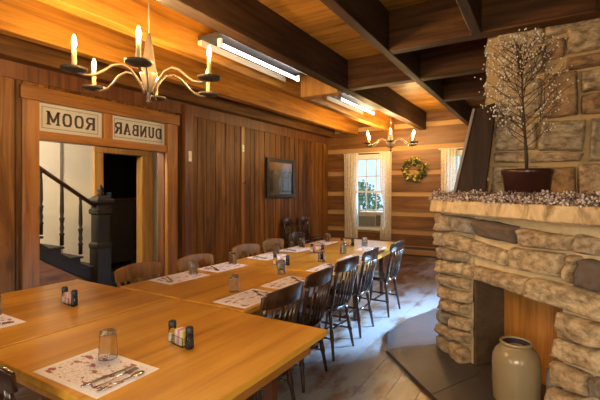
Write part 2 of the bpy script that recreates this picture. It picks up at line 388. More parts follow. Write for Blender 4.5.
# ------------------------------------------------------------------ room shell
XL, XR, YF, YB, ZC = -4.72, 1.6, 9.18, -1.6, 3.25
mb = MB(); x = -4.9
while x < XR + .3:
    w = R.uniform(.17, .27); y = -1.8 - R.random() * 2
    while y < YF + .2:
        l = R.uniform(2.2, 4.2); y1 = min(y + l, YF + .25)
        mb.box(x + .0018, x + w - .0018, max(y, -1.8) + .001, y1 - .001, -.03, 0); y = y1
    x += w
struct(mb, 'floor', 'floor')
mb = MB(); y = YB - .2
while y < YF + .2:
    w = R.uniform(.16, .24); mb.box(XL - .1, XR + .1, y + .002, y + w - .002, ZC, ZC + .03); y += w
struct(mb, 'ceiling', 'ceil')
mb = MB().box(XL - 4, XR + .3, YB - .3, YF + .4, ZC + .031, ZC + .1); struct(mb, 'roof_deck', 'dark_room')

# left wall of upright planks with the doorway to the hall
def planks(mb, y0, y1, z0, z1, xf, wmin, wmax, th=.025):
    y = y0
    while y < y1 - .02:
        w = min(R.uniform(wmin, wmax), y1 - y)
        d = R.uniform(0, .006)
        mb.hexa([(xf - th, y + .003, z0), (xf - .006, y + .003, z0), (xf - .006, y + w - .003, z0), (xf - th, y + w - .003, z0),
                 (xf - th, y + .003, z1), (xf - .006, y + .003, z1), (xf - .006, y + w - .003, z1), (xf - th, y + w - .003, z1)])
        mb.box(xf - .01, xf + d, y + .008, y + w - .008, z0, z1, mb.r[-1]); y += w
mb = MB()
planks(mb, YB, 2.10, 0, 2.95, XL, .2, .3)
planks(mb, 4.19, 5.70, 0, 2.95, XL, .17, .3)
planks(mb, 5.78, YF, 0, 2.95, XL, .13, .22)
planks(mb, 2.10, 4.19, 2.60, 2.95, XL, .2, .3)
mb.box(XL - .17, XL - .026, YB, 2.12, 0, ZC); mb.box(XL - .17, XL - .026, 4.14, YF + .2, 0, ZC); mb.box(XL - .17, XL - .026, 2.12, 4.14, 2.62, ZC)
struct(mb, 'wall_left', 'plank')
struct(MB().box(XL - .02, XL + .022, 5.70, 5.78, 0, 2.72), 'trim_1', 'trim')
# doorway frame
mb = MB(); mb.box(XL - .03, XL + .035, 2.09, 2.26, 0, 2.47); mb.box(XL - .03, XL + .035, 4.0, 4.19, 0, 2.47)
struct(mb, 'trim_2', 'trim', bevel=.006)
struct(MB().box(XL - .17, XL - .031, 3.99, 4.14, 0, 2.47).box(XL - .17, XL - .031, 2.12, 2.25, 0, 2.47), 'trim_8', 'trim_dark')
struct(MB().box(XL - .01, XL + .028, YB, YF, 2.66, 2.83), 'shade_strip', 'trim_dark')  # dark strip painting the shade below the wall plate
struct(MB().box(XL - .17, XL + .05, 2.07, 4.22, 2.47, 2.62), 'trim_3', 'trim_h', bevel=.008)
struct(MB().box(XL - .12, XL + .02, 2.26, 4.0, 2.05, 2.15), 'trim_4', 'trim_h', bevel=.006)
struct(MB().box(XL - .12, XL + .02, 3.02, 3.14, 2.15, 2.47), 'trim_5', 'trim', bevel=.006)
struct(MB().box(XL - .02, XL + .07, 4.305, 4.468, 0, 2.8), 'trim_6', 'trim_dark', bevel=.008)
struct(MB().box(XL, XL + .2, YB, YF, 2.83, 3.06), 'wall_plate', 'joist', bevel=.012)

# hewn log far wall with chinking and two windows
WIN = [(-3.97, -3.15), (-1.80, -1.0)]; WZ0, WZ1 = .58, 2.28
cen = [.05, .53, .95, 1.41, 1.91, 2.47, 2.98]
lg = MB(); ck = MB()
def spans(z0, z1):
    if z1 <= WZ0 + .01 or z0 >= WZ1 - .01: return [(XL - .1, XR + .1)]
    return [(XL - .1, WIN[0][0]), (WIN[0][1], WIN[1][0]), (WIN[1][1], XR + .1)]
def course(mbx, z0, z1, y, kind):
    cuts = sorted([z0, z1] + [z for z in (WZ0, WZ1) if z0 < z < z1])
    rr = R.random()
    for a, b in zip(cuts, cuts[1:]):
        for (x0, x1) in spans(a, b): mbx.box(x0, x1, y, YF + .2, a, b, rr)
for c0, c1 in zip(cen, cen[1:] + [3.6]):
    course(ck, c0 - .06, c0 + .06, YF + .012, 0)
    course(lg, c0 + .055, min(c1 - .055, 3.25), YF - .012, 1)
wf = struct(lg, 'wall_far', 'log')
ck.build('chinking', 'chink', wf)

def window(name, x0, x1, cols, rows, y):
    w = MB()
    for (a, b, c, d) in ((x0 - .07, x0 + .03, WZ0 - .05, WZ1 + .08), (x1 - .03, x1 + .07, WZ0 - .05, WZ1 + .08)): w.box(a, b, y - .03, y + .15, c, d)
    w.box(x0 + .03, x1 - .03, y - .03, y + .15, WZ1 - .03, WZ1 + .08); w.box(x0 + .03, x1 - .03, y - .05, y + .15, WZ0 - .05, WZ0 + .02)
    o = w.build(name, 'white_paint', kind='structure', bevel=.005)
    s = MB(); zm = WZ0 + .02 + (WZ1 - WZ0 - .05) * .52
    s.box(x0 + .03, x1 - .03, y + .04, y + .08, zm - .025, zm + .025)
    for i in range(1, cols):
        xx = x0 + .03 + (x1 - x0 - .06) * i / cols; s.box(xx - .011, xx + .011, y + .05, y + .07, WZ0 + .02, WZ1 - .03)
    for j in range(1, rows):
        if j * 2 == rows: continue
        zz = WZ0 + .02 + (WZ1 - WZ0 - .05) * j / rows; s.box(x0 + .03, x1 - .03, y + .05, y + .07, zz - .011, zz + .011)
    s.build('sash', 'white_paint', o)
    MB().box(x0 + .03, x1 - .03, y + .058, y + .062, WZ0 + .02, WZ1 - .03).build('pane', 'pane', o)
window('window_1', *WIN[0], 3, 4, YF - .01); window('window_2', *WIN[1], 3, 4, YF - .01)

# right wall (behind the chimney) and back wall; unseen near windows added for light
RW = [(6.0, 7.5), (-1.0, .6)]  # second opening is unseen, added for warm fill
def wall_x(name, mat, xf, sgn, y0, y1, openings, zo0, zo1):
    mb = MB(); ys = y0; th = .15 * sgn
    def bx(a, b, c, d):
        if b - a > .01: mb.box(min(xf, xf + th), max(xf, xf + th), a, b, c, d)
    for (a, b) in sorted(openings):
        bx(ys, a, 0, ZC); bx(a, b, 0, zo0); bx(a, b, zo1, ZC); ys = b
    bx(ys, y1, 0, ZC)
    return struct(mb, name, mat)
wall_x('wall_right', 'plank', XR, 1, YB, YF + .2, RW, .7, 2.3)
mb = MB()
BW = [(-3.6, -1.6), (-.6, 1.0)]  # unseen openings, added to let in fill light
xs = XL - .2
for (a, b) in BW:
    mb.box(xs, a, YB - .15, YB, 0, ZC); mb.box(a, b, YB - .15, YB, 0, .7); mb.box(a, b, YB - .15, YB, 2.3, ZC); xs = b
mb.box(xs, XR + .15, YB - .15, YB, 0, ZC)
struct(mb, 'wall_back', 'plank')
def pane_frame(name, pts0, pts1, axis):
    (a0, z0), (a1, z1) = pts0, pts1
    fr = MB()
    def b(a, bb, c, d, t=.04):
        if axis == 'x': fr.box(XR + .02, XR + .02 + t, a, bb, c, d)
        else: fr.box(a, bb, YB - .02 - t, YB - .02, c, d)
    b(a0, a0 + .06, z0, z1); b(a1 - .06, a1, z0, z1); b(a0 + .06, a1 - .06, z0, z0 + .06); b(a0 + .06, a1 - .06, z1 - .06, z1)
    m_ = (a0 + a1) / 2; b(m_ - .02, m_ + .02, z0 + .06, z1 - .06); b(a0 + .06, m_ - .02, 1.48, 1.52); b(m_ + .02, a1 - .06, 1.48, 1.52)
    fr.build(name, 'white_paint', kind='structure')
for i, (a, b) in enumerate(RW): pane_frame('window_%d' % (i + 3), (a, .7), (b, 2.3), 'x')  # the second one is the added unseen window
for i, (a, b) in enumerate(BW): pane_frame('window_%d' % (i + 5), (a, .7), (b, 2.3), 'y')  # added unseen windows, only there for fill light

# ceiling timbers: each one its own object
JZ = 2.86
def joist(x0, x1, y0, y1, mat, z0=JZ):
    m_ = MB(); n = 14; vs = []
    for i in range(n + 1):
        y = y0 + (y1 - y0) * i / n
        w = [noise.noise(Vector((x0 * 9, y * .9, k * 7.1))) * .012 for k in range(4)]
        vs += [(x0 + w[0], y, z0 + w[1]), (x1 + w[2], y, z0 + w[3]), (x1 + w[2], y, ZC), (x0 + w[0], y, ZC)]
    fs = []
    for i in range(n):
        a = 4 * i; b = a + 4
        fs += [(a, a + 1, b + 1, b), (a + 1, a + 2, b + 2, b + 1), (a + 2, a + 3, b + 3, b + 2), (a + 3, a, b, b + 3)]
    fs += [(3, 2, 1, 0), (4 * n, 4 * n + 1, 4 * n + 2, 4 * n + 3)]
    m_.add(vs, fs); return struct(m_, 'ceiling_joist', mat, bevel=.008)
joist(-4.04, -3.89, YB, YF, 'joist_lit'); joist(-3.12, -2.98, YB, YF, 'joist_lit'); joist(-2.39, -2.24, YB, YF, 'joist_shaded')
joist(-1.37, -1.28, YB, YF, 'joist_shaded'); joist(-.53, -.45, YB, 3.78, 'joist_shaded'); joist(.35, .43, YB, 3.78, 'joist_shaded')
def cross(y0, y1, x0, x1, z0=JZ, mat='cross'):
    struct(MB().box(x0, x1, y0, y1, z0, ZC), 'ceiling_beam', mat, bevel=.012)
cross(3.78, 3.93, -1.28, XR); cross(4.93, 5.08, -2.98, -2.39, 2.83, 'pine'); cross(4.93, 5.08, -2.24, -1.37); cross(4.93, 5.08, -1.28, XR); cross(6.3, 6.44, -1.28, XR)  # paler piece between the tubes: fluorescent glow put into its colour

# ------------------------------------------------------------------ hall beyond the doorway
HX = -6.5
mb = MB(); mb.box(HX - .12, HX, .6, 4.0, 0, ZC); mb.box(HX - .12, HX, 4.06, 5.0, 2.2, ZC); mb.box(HX - .12, HX, 5.07, 7.4, 0, ZC)
mb.box(HX, XL - .17, .5, .6, 0, ZC); mb.box(HX, XL - .17, 7.3, 7.4, 0, ZC); mb.box(HX - .12, HX, 4.0, 4.06, 0, ZC); mb.box(HX - .12, HX, 5.0, 5.07, 0, ZC)
struct(mb, 'wall_hall', 'cream')
struct(MB().box(HX, HX + .012, 3.43, 3.47, 0, ZC), 'trim_7', 'grey_line')
struct(MB().box(HX - 2.4, XL - .1, .5, 7.4, -.03, -.001), 'hall_floor', 'floor_hall')
struct(MB().box(HX, XL - .17, .6, 7.3, ZC - .05, ZC), 'hall_ceiling', 'cream')
mb = MB(); mb.box(HX - .14, HX + .03, 3.98, 4.15, 0, 2.14); mb.box(HX - .14, HX + .03, 4.92, 5.17, 0, 2.14); mb.box(HX - .14, HX + .03, 3.98, 5.17, 2.14, 2.31)
struct(mb, 'door_1', 'pine', bevel=.01)
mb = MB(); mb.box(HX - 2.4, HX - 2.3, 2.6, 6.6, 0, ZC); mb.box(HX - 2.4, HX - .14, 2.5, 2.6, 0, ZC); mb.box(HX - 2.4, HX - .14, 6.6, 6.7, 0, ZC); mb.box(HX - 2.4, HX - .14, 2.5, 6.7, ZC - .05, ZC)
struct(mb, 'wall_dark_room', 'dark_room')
# cabinet and blue jar added there to stand for a faint blue glint
t = thing('cabinet', 'dark added cabinet holding up a blue glint in the unlit room beyond the inner doorway', 'cabinet', (-7.4, 4.75, 0))
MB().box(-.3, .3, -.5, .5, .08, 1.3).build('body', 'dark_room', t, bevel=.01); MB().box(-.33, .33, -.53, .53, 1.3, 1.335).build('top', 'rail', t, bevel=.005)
for sx in (-.26, .26):
    for sy in (-.45, .45): MB().box(sx - .03, sx + .03, sy - .03, sy + .03, 0, .08).build('foot', 'rail', t)
tag(MB().lathe([(.03, 0), (.045, .03), (.05, .12), (.045, .12), (.04, .03)], (-7.2, 4.72, 1.336), 12).build('glint_jar', 'bluish', origin=(-7.2, 4.72, 1.336)), 'small blue jar standing in for a glint of light beyond the inner doorway', 'jar')

# staircase
SX0, SX1 = -6.48, -5.24
stair = thing('staircase', 'black-painted staircase rising to the left in the hall behind the doorway', 'staircase', (-5.24, 3.4, 0))
O = (-5.24, 3.4, 0)
run, rise = .25, .156
y = 3.78; z = 0
k = 0
while z < 2.6:
    z += rise
    MB().box(SX0, SX1, y - run + .0, y, z - rise, z - .03).build('riser', 'newel', stair, O)
    MB().box(SX0, SX1 + .03, y - run, y + .03, z - .03, z).build('tread', 'newel', stair, O, bevel=.008)
    y -= run; k += 1
slope = rise / run
zt = lambda yy: .62 + (3.03 - yy) * slope + .05
# closed stringer and paneling below it
mb = MB(); ya, yb = 3.6, 1.0
mb.add([(SX1, ya, zt(ya) - .33), (SX1, yb, zt(yb) - .33), (SX1, yb, zt(yb) - .14), (SX1, ya, zt(ya) - .14), (SX1 + .025, ya, zt(ya) - .33), (SX1 + .025, yb, zt(yb) - .33), (SX1 + .025, yb, zt(yb) - .14), (SX1 + .025, ya, zt(ya) - .14)],
       [(0, 1, 2, 3), (7, 6, 5, 4), (0, 4, 5, 1), (1, 5, 6, 2), (2, 6, 7, 3), (3, 7, 4, 0)])
mb.build('stringer', 'newel', stair, O)
mb = MB(); 
mb.add([(SX1 - .01, 3.6, 0), (SX1 - .01, 1.0, 0), (SX1 - .01, 1.0, zt(1.0) - .34), (SX1 - .01, 3.6, zt(3.6) - .34), (SX1 + .012, 3.6, 0), (SX1 + .012, 1.0, 0), (SX1 + .012, 1.0, zt(1.0) - .34), (SX1 + .012, 3.6, zt(3.6) - .34)],
       [(0, 1, 2, 3), (7, 6, 5, 4), (0, 4, 5, 1), (1, 5, 6, 2), (2, 6, 7, 3), (3, 7, 4, 0)])
mb.build('side_panel', 'trim_h', stair, O)
hr = lambda yy: 1.28 + (3.22 - yy) * .69
MB().tube([(SX1 + .02, 3.25, hr(3.25)), (SX1 + .02, 2.4, hr(2.4)), (SX1 + .02, 1.0, hr(1.0))], .032, 10, flat=.8).build('handrail', 'rail', stair, O)
for yy in (3.02, 2.78, 2.53, 2.28, 2.03, 1.78, 1.53):
    zb = zt(yy) - .05 + rise * .15; zt_ = hr(yy) - .02; h = zt_ - zb
    pr = [(.024, 0), (.024, .16 * h), (.034, .18 * h), (.018, .21 * h), (.027, .28 * h), (.019, .34 * h), (.026, .42 * h), (.034, .44 * h), (.018, .47 * h), (.025, .55 * h), (.02, .85 * h), (.016, .93 * h), (.022, h)]
    MB().lathe(pr, (SX1 + .02, yy, zb), 10).build('baluster', 'newel', stair, O)
ny, nx = 3.30, SX1 + .02
mb = MB(); s2 = .707
def sq(r, z): return (r * .86 / s2, z)
mb.lathe([sq(.115, 0), sq(.115, .70), sq(.125, .72), sq(.125, .76), sq(.10, .79), sq(.10, 1.16), sq(.125, 1.18), sq(.125, 1.23), sq(.10, 1.25), sq(.10, 1.29), sq(.15, 1.33), sq(.15, 1.36), sq(.09, 1.41), sq(.03, 1.43)], (nx, ny, 0), 4)
nw = mb.build('newel_post', 'newel', stair, O, bevel=.004)
MB().lathe([(.03, 1.42), (.05, 1.44), (.03, 1.46), (.045, 1.49), (.045, 1.51), (.02, 1.55), (.012, 1.57)], (nx, ny, 0), 14).build('finial', 'newel', nw, O)

# ------------------------------------------------------------------ mirrored transom sign panels
GL = {  # strokes: polylines in a unit-height slab face; (points, width)
 'R': (.78, [([(.12, 0), (.12, 1)], .2), ([(.12, .92), (.5, .92), (.66, .84), (.7, .72), (.66, .58), (.5, .5), (.12, .5)], .15), ([(.42, .5), (.68, .06)], .19), ([(0, .05), (.3, .05)], .1), ([(0, .95), (.3, .95)], .1), ([(.55, .05), (.82, .05)], .1)]),
 'O': (.78, [([(.4, .94), (.22, .9), (.13, .72), (.12, .5), (.13, .28), (.22, .1), (.4, .06), (.58, .1), (.67, .28), (.68, .5), (.67, .72), (.58, .9), (.4, .94)], .17)]),
 'M': (1.0, [([(.15, 0), (.15, 1)], .16), ([(.85, 0), (.85, 1)], .18), ([(.15, .95), (.5, .2)], .16), ([(.85, .95), (.5, .2)], .16), ([(0, .05), (.32, .05)], .1), ([(.68, .05), (1, .05)], .1), ([(0, .95), (.2, .95)], .1), ([(.8, .95), (1, .95)], .1)]),
 'D': (.78, [([(.13, 0), (.13, 1)], .2), ([(.05, .93), (.42, .93), (.6, .84), (.68, .66), (.68, .34), (.6, .16), (.42, .07), (.05, .07)], .15)]),
 'U': (.82, [([(.16, 1), (.16, .3), (.24, .1), (.41, .06), (.58, .1), (.66, .3), (.66, 1)], .17), ([(0, .95), (.32, .95)], .1), ([(.5, .95), (.82, .95)], .1)]),
 'N': (.86, [([(.14, 0), (.14, 1)], .14), ([(.72, 0), (.72, 1)], .14), ([(.14, .95), (.72, .05)], .2), ([(0, .05), (.3, .05)], .1), ([(.57, .95), (.86, .95)], .1), ([(0, .95), (.2, .95)], .1)]),
 'B': (.76, [([(.12, 0), (.12, 1)], .2), ([(.02, .93), (.46, .93), (.6, .84), (.6, .66), (.46, .54), (.12, .54)], .14), ([(.46, .54), (.64, .42), (.66, .2), (.5, .07), (.02, .07)], .15)]),
 'A': (.86, [([(.14, .05), (.43, .98)], .13), ([(.72, .05), (.43, .98)], .2), ([(.25, .34), (.6, .34)], .1), ([(0, .05), (.3, .05)], .1), ([(.56, .05), (.86, .05)], .1)]),
}
def letters(parent, Os, word, ystart, yend, z0, h, xf):
    tot = sum(GL[c][0] for c in word) + .16 * (len(word) - 1)
    sx = (ystart - yend) / (tot * h); p = 0
    for c in word:
        w, st = GL[c]; rn = R.random(); mb = MB(); i = 0
        for pts, t in st:
            for i, ((a0, b0), (a1, b1)) in enumerate(zip(pts, pts[1:])):
                A = Vector((a0 * sx, b0)); B = Vector((a1 * sx, b1)); d = (B - A).normalized(); nn = Vector((-d.y, d.x)) * t / 2
                if len(pts) > 2:
                    A = A - d * t * .22; B = B + d * t * .22
                q = [A + nn, A - nn, B - nn, B + nn]
                P = [(xf, ystart - (p * sx + v.x) * h, z0 + max(0, min(1, v.y)) * h) for v in q]
                P2 = [(xf + .004 + .0001 * i, yy, zz) for (_, yy, zz) in P]
                mb.hexa(P + P2, rn)
        p += w + .16
        mb.build('letter', 'ink', parent, Os)
XS = XL - .03
def sign(name_label, y0, y1, word, ls, le, zl, h):
    Os = (XS, (y0 + y1) / 2, 2.15)
    t = thing('transom_sign', name_label, 'sign', Os)
    MB().box(XS - .012, XS, y0 + .002, y1 - .002, 2.152, 2.468).build('board', 'sign', t, Os)
    letters(t, Os, word, ls, le, zl, h, XS)
    ln = MB(); a, b, c, d = y0 + .05, y1 - .05, 2.19, 2.435
    for (e, f, g, hh) in ((a, b, c, c + .008), (a, b, d - .008, d), (a, a + .008, c + .008, d - .008), (b - .008, b, c + .008, d - .008)): ln.box(XS, XS + .002, e, f, g, hh)
    ln.build('border_line', 'grey_line', t, Os)
sign('cream transom panel with mirrored dark ROOM lettering above the doorway', 2.26, 3.02, 'ROOM', 2.93, 2.36, 2.235, .155)
sign('cream transom panel with mirrored dark DUNBAR lettering above the doorway', 3.14, 4.0, 'DUNBAR', 3.94, 3.20, 2.235, .155)

# ------------------------------------------------------------------ small things on the left wall
t = thing('picture_frame', 'black-framed picture under reflecting glass hanging on the plank wall', 'picture', (XL, 6.97, 1.34))
O = (XL, 6.97, 1.34)
mb = MB(); a, b, c, d = 6.45, 7.49, 1.34, 2.15; w = .075
mb.box(XL + .012, XL + .06, a, a + w, c, d); mb.box(XL + .012, XL + .06, b - w, b, c, d); mb.box(XL + .012, XL + .06, a + w, b - w, c, c + w); mb.box(XL + .012, XL + .06, a + w, b - w, d - w, d)
mb.build('frame', 'black_frame', t, O, bevel=.008)
MB().box(XL + .015, XL + .03, a + w, b - w, c + w, d - w).build('print', 'print', t, O)
def plate(y, z, label, h=.12, w=.07):
    o_ = (XL + .07, y, z)
    t = thing('light_switch', label, 'switch', o_)
    MB().box(XL + .07, XL + .078, y - w / 2, y + w / 2, z - h / 2, z + h / 2).build('plate', 'switch', t, o_, bevel=.002)
    MB().box(XL + .078, XL + .09, y - .012, y + .012, z - .02, z + .02).build('toggle', 'switch', t, o_, bevel=.002)
plate(4.40, 2.02, 'ivory light switch on the dark post right of the doorway', .16, .06)
o_ = (XL + .022, 5.74, 2.28)
t = thing('wall_hook', 'pale metal hook plate high on the board left of the picture', 'hook', o_)
MB().box(XL + .022, XL + .032, 5.715, 5.765, 2.2, 2.33).build('plate', 'switch', t, o_, bevel=.003)
MB().tube([(XL + .03, 5.74, 2.25), (XL + .06, 5.74, 2.24), (XL + .065, 5.74, 2.275)], .007, 8).build('hook', 'chrome', t, o_)
o_ = (XL + .022, 5.74, 1.63)
t = thing('knob', 'small round metal knob on the board left of the picture', 'knob', o_)
MB().tube([(XL + .02, 5.74, 1.63), (XL + .05, 5.74, 1.63)], .012, 10).build('stem', 'chrome', t, o_)
MB().ball((XL + .065, 5.74, 1.63), .03, 12, 8).build('ball', 'chrome', t, o_)

# ------------------------------------------------------------------ tables
def table(label, x0, x1, y0, y1):
    cx, cy = (x0 + x1) / 2, (y0 + y1) / 2; O = (cx, cy, 0)
    t = thing('dining_table', label, 'table', O, group=None)
    mb = MB()
    mb.box(x0 + .003, x1 - .003, y0 + .003, y1 - .003, .717, .75)
    mb.build('tabletop', 'table', t, O, bevel=.005, seg=2)
    i = .07; mb = MB()
    mb.box(x0 + i, x1 - i, y0 + i, y0 + i + .022, .63, .716); mb.box(x0 + i, x1 - i, y1 - i - .022, y1 - i, .63, .716)
    mb.box(x0 + i, x0 + i + .022, y0 + i + .022, y1 - i - .022, .63, .716); mb.box(x1 - i - .022, x1 - i, y0 + i + .022, y1 - i - .022, .63, .716)
    mb.build('apron', 'table_edge', t, O)
    for (lx, ly) in ((x0 + .26, y0 + .17), (x1 - .26, y0 + .17), (x0 + .26, y1 - .17), (x1 - .26, y1 - .17)):
        a, b = .021, .034
        MB().hexa([(lx - a, ly - a, 0), (lx + a, ly - a, 0), (lx + a, ly + a, 0), (lx - a, ly + a, 0), (lx - b, ly - b, .716), (lx + b, ly - b, .716), (lx + b, ly + b, .716), (lx - b, ly + b, .716)]).build('leg', 'leg', t, O, bevel=.004)
    return t
TA = table('honey-coloured wooden table at the left front, one caddy on it', -3.35, -2.203, .80, 1.915)
TB = table('nearest honey-coloured wooden table, bare right corner toward the fireplace', -2.195, -.985, .815, 1.92)
TC = table('honey-coloured wooden table just behind the two front tables', -2.82, -1.575, 1.932, 3.172)
TD = table('middle table of the long row, fourth counted from the camera', -2.82, -1.575, 3.18, 4.432)
TE = table('farthest table of the long row, its end toward the log wall', -2.82, -1.70, 4.44, 5.66)

# ------------------------------------------------------------------ chairs
def make_chair(label, W='chair'):
    t = thing('dining_chair', label, 'chair')
    # seat: saddle slab, front at +y
    mb = MB(); n = 24; ring = []
    for k in range(n):
        an = 2 * PI * k / n; c, s = math.cos(an), math.sin(an)
        sx = math.copysign(abs(c) ** .55, c) * (.215 + .012 * s); sy = math.copysign(abs(s) ** .6, s) * .2
        ring.append((sx, sy))
    rows = [(1.0 - .05, .415), (1.0, .423), (1.0, .44), (.95, .450), (.6, .443), (.2, .440)]
    vs = [(x * q, y * q, z + (.006 * (y > .1) if 0 else 0)) for q, z in rows for x, y in ring]
    fs = [(i * n + k, i * n + (k + 1) % n, (i + 1) * n + (k + 1) % n, (i + 1) * n + k) for i in range(len(rows) - 1) for k in range(n)]
    fs += [tuple(range(n - 1, -1, -1)), tuple((len(rows) - 1) * n + k for k in range(n))]
    mb.add(vs, fs, None, True); mb.build('seat', W, t)
    legs = {}
    for sx in (-1, 1):
        for sy in (-1, 1):
            a = Vector((sx * .15, sy * .14, .42)); b = Vector((sx * .2, sy * .20, 0))
            pts = [a.lerp(b, f) for f in (0, .12, .2, .24, .5, .6, .64, .85, 1)]
            MB().tube(pts, [.014, .017, .021, .015, .019, .021, .015, .014, .011], 10).build('leg', W, t); legs[sx, sy] = (a, b)
    def on(l, f): return legs[l][0].lerp(legs[l][1], f)
    for sx in (-1, 1):
        p, q = on((sx, -1), .58), on((sx, 1), .58)
        MB().tube([p, p.lerp(q, .5), q], [.008, .013, .008], 8).build('stretcher', W, t)
    p = on((-1, -1), .58).lerp(on((-1, 1), .58), .5); q = on((1, -1), .58).lerp(on((1, 1), .58), .5)
    MB().tube([p, p.lerp(q, .5), q], [.008, .012, .008], 8).build('stretcher', W, t)
    pf, qf = on((-1, -1), .38), on((1, -1), .38)
    MB().tube([pf, pf.lerp(qf, .5), qf], [.008, .012, .008], 8).build('stretcher', W, t)
    CT, CBOT = (.865, .735) if W == 'chair_tan' else (.893, .775)
    # bent crest rail with a curved top
    cb = lambda x: -.275 - .0 + .045 * (x / .23) ** 2
    m_ = MB(); n = 16; vs = []
    for i in range(n + 1):
        x = -.235 + .47 * i / n; f = abs(x / .235); y = cb(x)
        top = CT - .022 * f ** 2 - (.012 if f > .93 else 0); bot = CBOT + .012 * f ** 3
        dy = -.012
        vs += [(x, y - .010, bot), (x, y + .010, bot), (x, y + .010 + dy, top), (x, y - .010 + dy, top)]
    fs = []
    for i in range(n):
        a = 4 * i; b = a + 4
        fs += [(a + 1, a, b, b + 1), (a + 2, a + 1, b + 1, b + 2), (a + 3, a + 2, b + 2, b + 3), (a, a + 3, b + 3, b)]
    fs += [(0, 1, 2, 3), (4 * n + 3, 4 * n + 2, 4 * n + 1, 4 * n)]
    m_.add(vs, fs, None, True); m_.build('crest_rail', W, t, bevel=.004)
    for sx in (-1, 1):
        a = Vector((sx * .178, -.165, .445)); b = Vector((sx * .205, cb(.205) - .002, CBOT + .025))
        MB().tube([a, a.lerp(b, .2), a.lerp(b, .5), a.lerp(b, .85), b], [.013, .017, .0145, .017, .013], 10).build('back_post', W, t)
    for i in range(5):
        x = -.115 + .0575 * i
        a = Vector((x, -.185, .445)); b = Vector((x * 1.12, cb(x * 1.12), CBOT + .025))
        MB().tube([a, a.lerp(b, .45), b], [.0075, .0105, .0075], 8).build('spindle', W, t)
    return t
base = 'dark wooden spindle-back chair, '
basb = 'brown wooden spindle-back chair, '
chairs = [
 (-1.655, 2.14, PI / 2, base + 'nearest on the fireplace side of the long row'),
 (-1.72, 2.74, PI / 2 + .04, base + 'second nearest on the fireplace side of the row'),
 (-1.76, 3.36, PI / 2 - .03, base + 'third of five on the fireplace side of the row'),
 (-1.78, 3.97, PI / 2 + .04, base + 'fourth of five on the fireplace side of the row'),
 (-1.74, 4.77, PI / 2 - .02, base + 'farthest on the fireplace side, its seat and legs clear'),
 (-2.73, 2.24, -PI / 2 + .05, basb + 'nearest on the wall side, top rail before the doorway'),
 (-2.66, 2.82, -PI / 2, basb + 'second on the wall side, tucked in behind a tumbler'),
 (-2.72, 3.66, -PI / 2 - .05, basb + 'third on the wall side of the long row'),
 (-2.74, 4.25, -PI / 2, basb + 'fourth on the wall side of the long row'),
 (-2.76, 4.87, -PI / 2 + .06, base + 'farthest on the wall side of the long row'),
 (-4.40, 7.2, -PI / 2, base + 'standing against the plank wall just past the picture'),
 (-4.40, 7.80, -PI / 2, base + 'standing against the plank wall in the far corner'),
 (-1.83, .90, .06, base + 'pushed under the front edge of the nearest table'),
]
protos = {}
for (x, y, rz, lab) in chairs:
    kind = lab.split()[0]
    if kind not in protos:
        c_ = protos[kind] = make_chair(lab, 'chair' if kind == 'dark' else 'chair_tan'); c_.location = (x, y, 0); c_.rotation_euler = (0, 0, rz)
        c_['group'] = 'dining chairs around the long tables'
    else: dup(protos[kind], (x, y, 0), rz, lab)

# ------------------------------------------------------------------ place settings
TZ = .7502
mat0 = MB().box(-.215, .215, -.14, .14, 0, .0012).build('placemat', 'paper')
def tumbler():
    t = thing('tumbler', '', 'glass')
    prof = [(.040, 0), (.0405, .004), (.0355, .10), (.034, .118), (.031, .121), (.005, .1215), (.004, .107), (.030, .106), (.0325, .095), (.0375, .004)]
    mb = MB(); seg = 20; vs = []; n = len(prof)
    for (r, z) in prof:
        for k in range(seg): an = 2 * PI * k / seg; vs.append((r * math.cos(an), r * math.sin(an), z))
    fs = [(i * seg + k, i * seg + (k + 1) % seg, ((i + 1) % n) * seg + (k + 1) % seg, ((i + 1) % n) * seg + k) for i in range(n) for k in range(seg) if i not in (5,)]
    fs.append(tuple(5 * seg + k for k in range(seg))); fs.append(tuple(6 * seg + k for k in range(seg - 1, -1, -1)))
    mb.add(vs, fs, None, True); mb.build('wall', 'glass', t)
    return t
def fork():
    m_ = MB(); m_.tube([(0, -.1, .004), (0, -.05, .005), (0, .02, .006), (0, .045, .004)], [.007, .006, .0035, .006], 8, flat=.35)
    m_.box(-.012, .012, .043, .058, .002, .0045)
    for i in range(4): xx = -.0105 + .007 * i; m_.box(xx - .0018, xx + .0018, .058, .1, .002, .0042)
    return m_.build('fork', 'chrome')
def knife():
    m_ = MB(); m_.tube([(0, -.11, .004), (0, -.06, .005), (0, -.01, .004)], [.007, .009, .007], 8, flat=.45)
    m_.prism([(-.006, -.01), (.008, -.01), (.009, .09), (.004, .115), (-.004, .11)], .002, .0042)
    return m_.build('knife', 'chrome')
def spoon():
    m_ = MB(); m_.tube([(0, -.1, .004), (0, -.04, .006), (0, .04, .004)], [.008, .0055, .004], 8, flat=.35)
    m_.tube([(0, .038, .004), (0, .05, .004), (0, .07, .004), (0, .09, .004), (0, .1, .004)], [.004, .014, .02, .014, .004], 12, flat=.25)
    return m_.build('spoon', 'chrome')
tum0, fork0, knife0, spoon0 = tumbler(), fork(), knife(), spoon()
used = set()
def put(proto, x, y, z, rz, label, cat, group):
    if proto.name not in used:
        used.add(proto.name); o = proto; o.location = (x, y, z); o.rotation_euler = (0, 0, rz)
        tag(o, label, cat, group); return o
    o = dup(proto, (x, y, z), rz, label, group); o['category'] = cat; return o
ords = ['first', 'second', 'third', 'fourth', 'fifth']
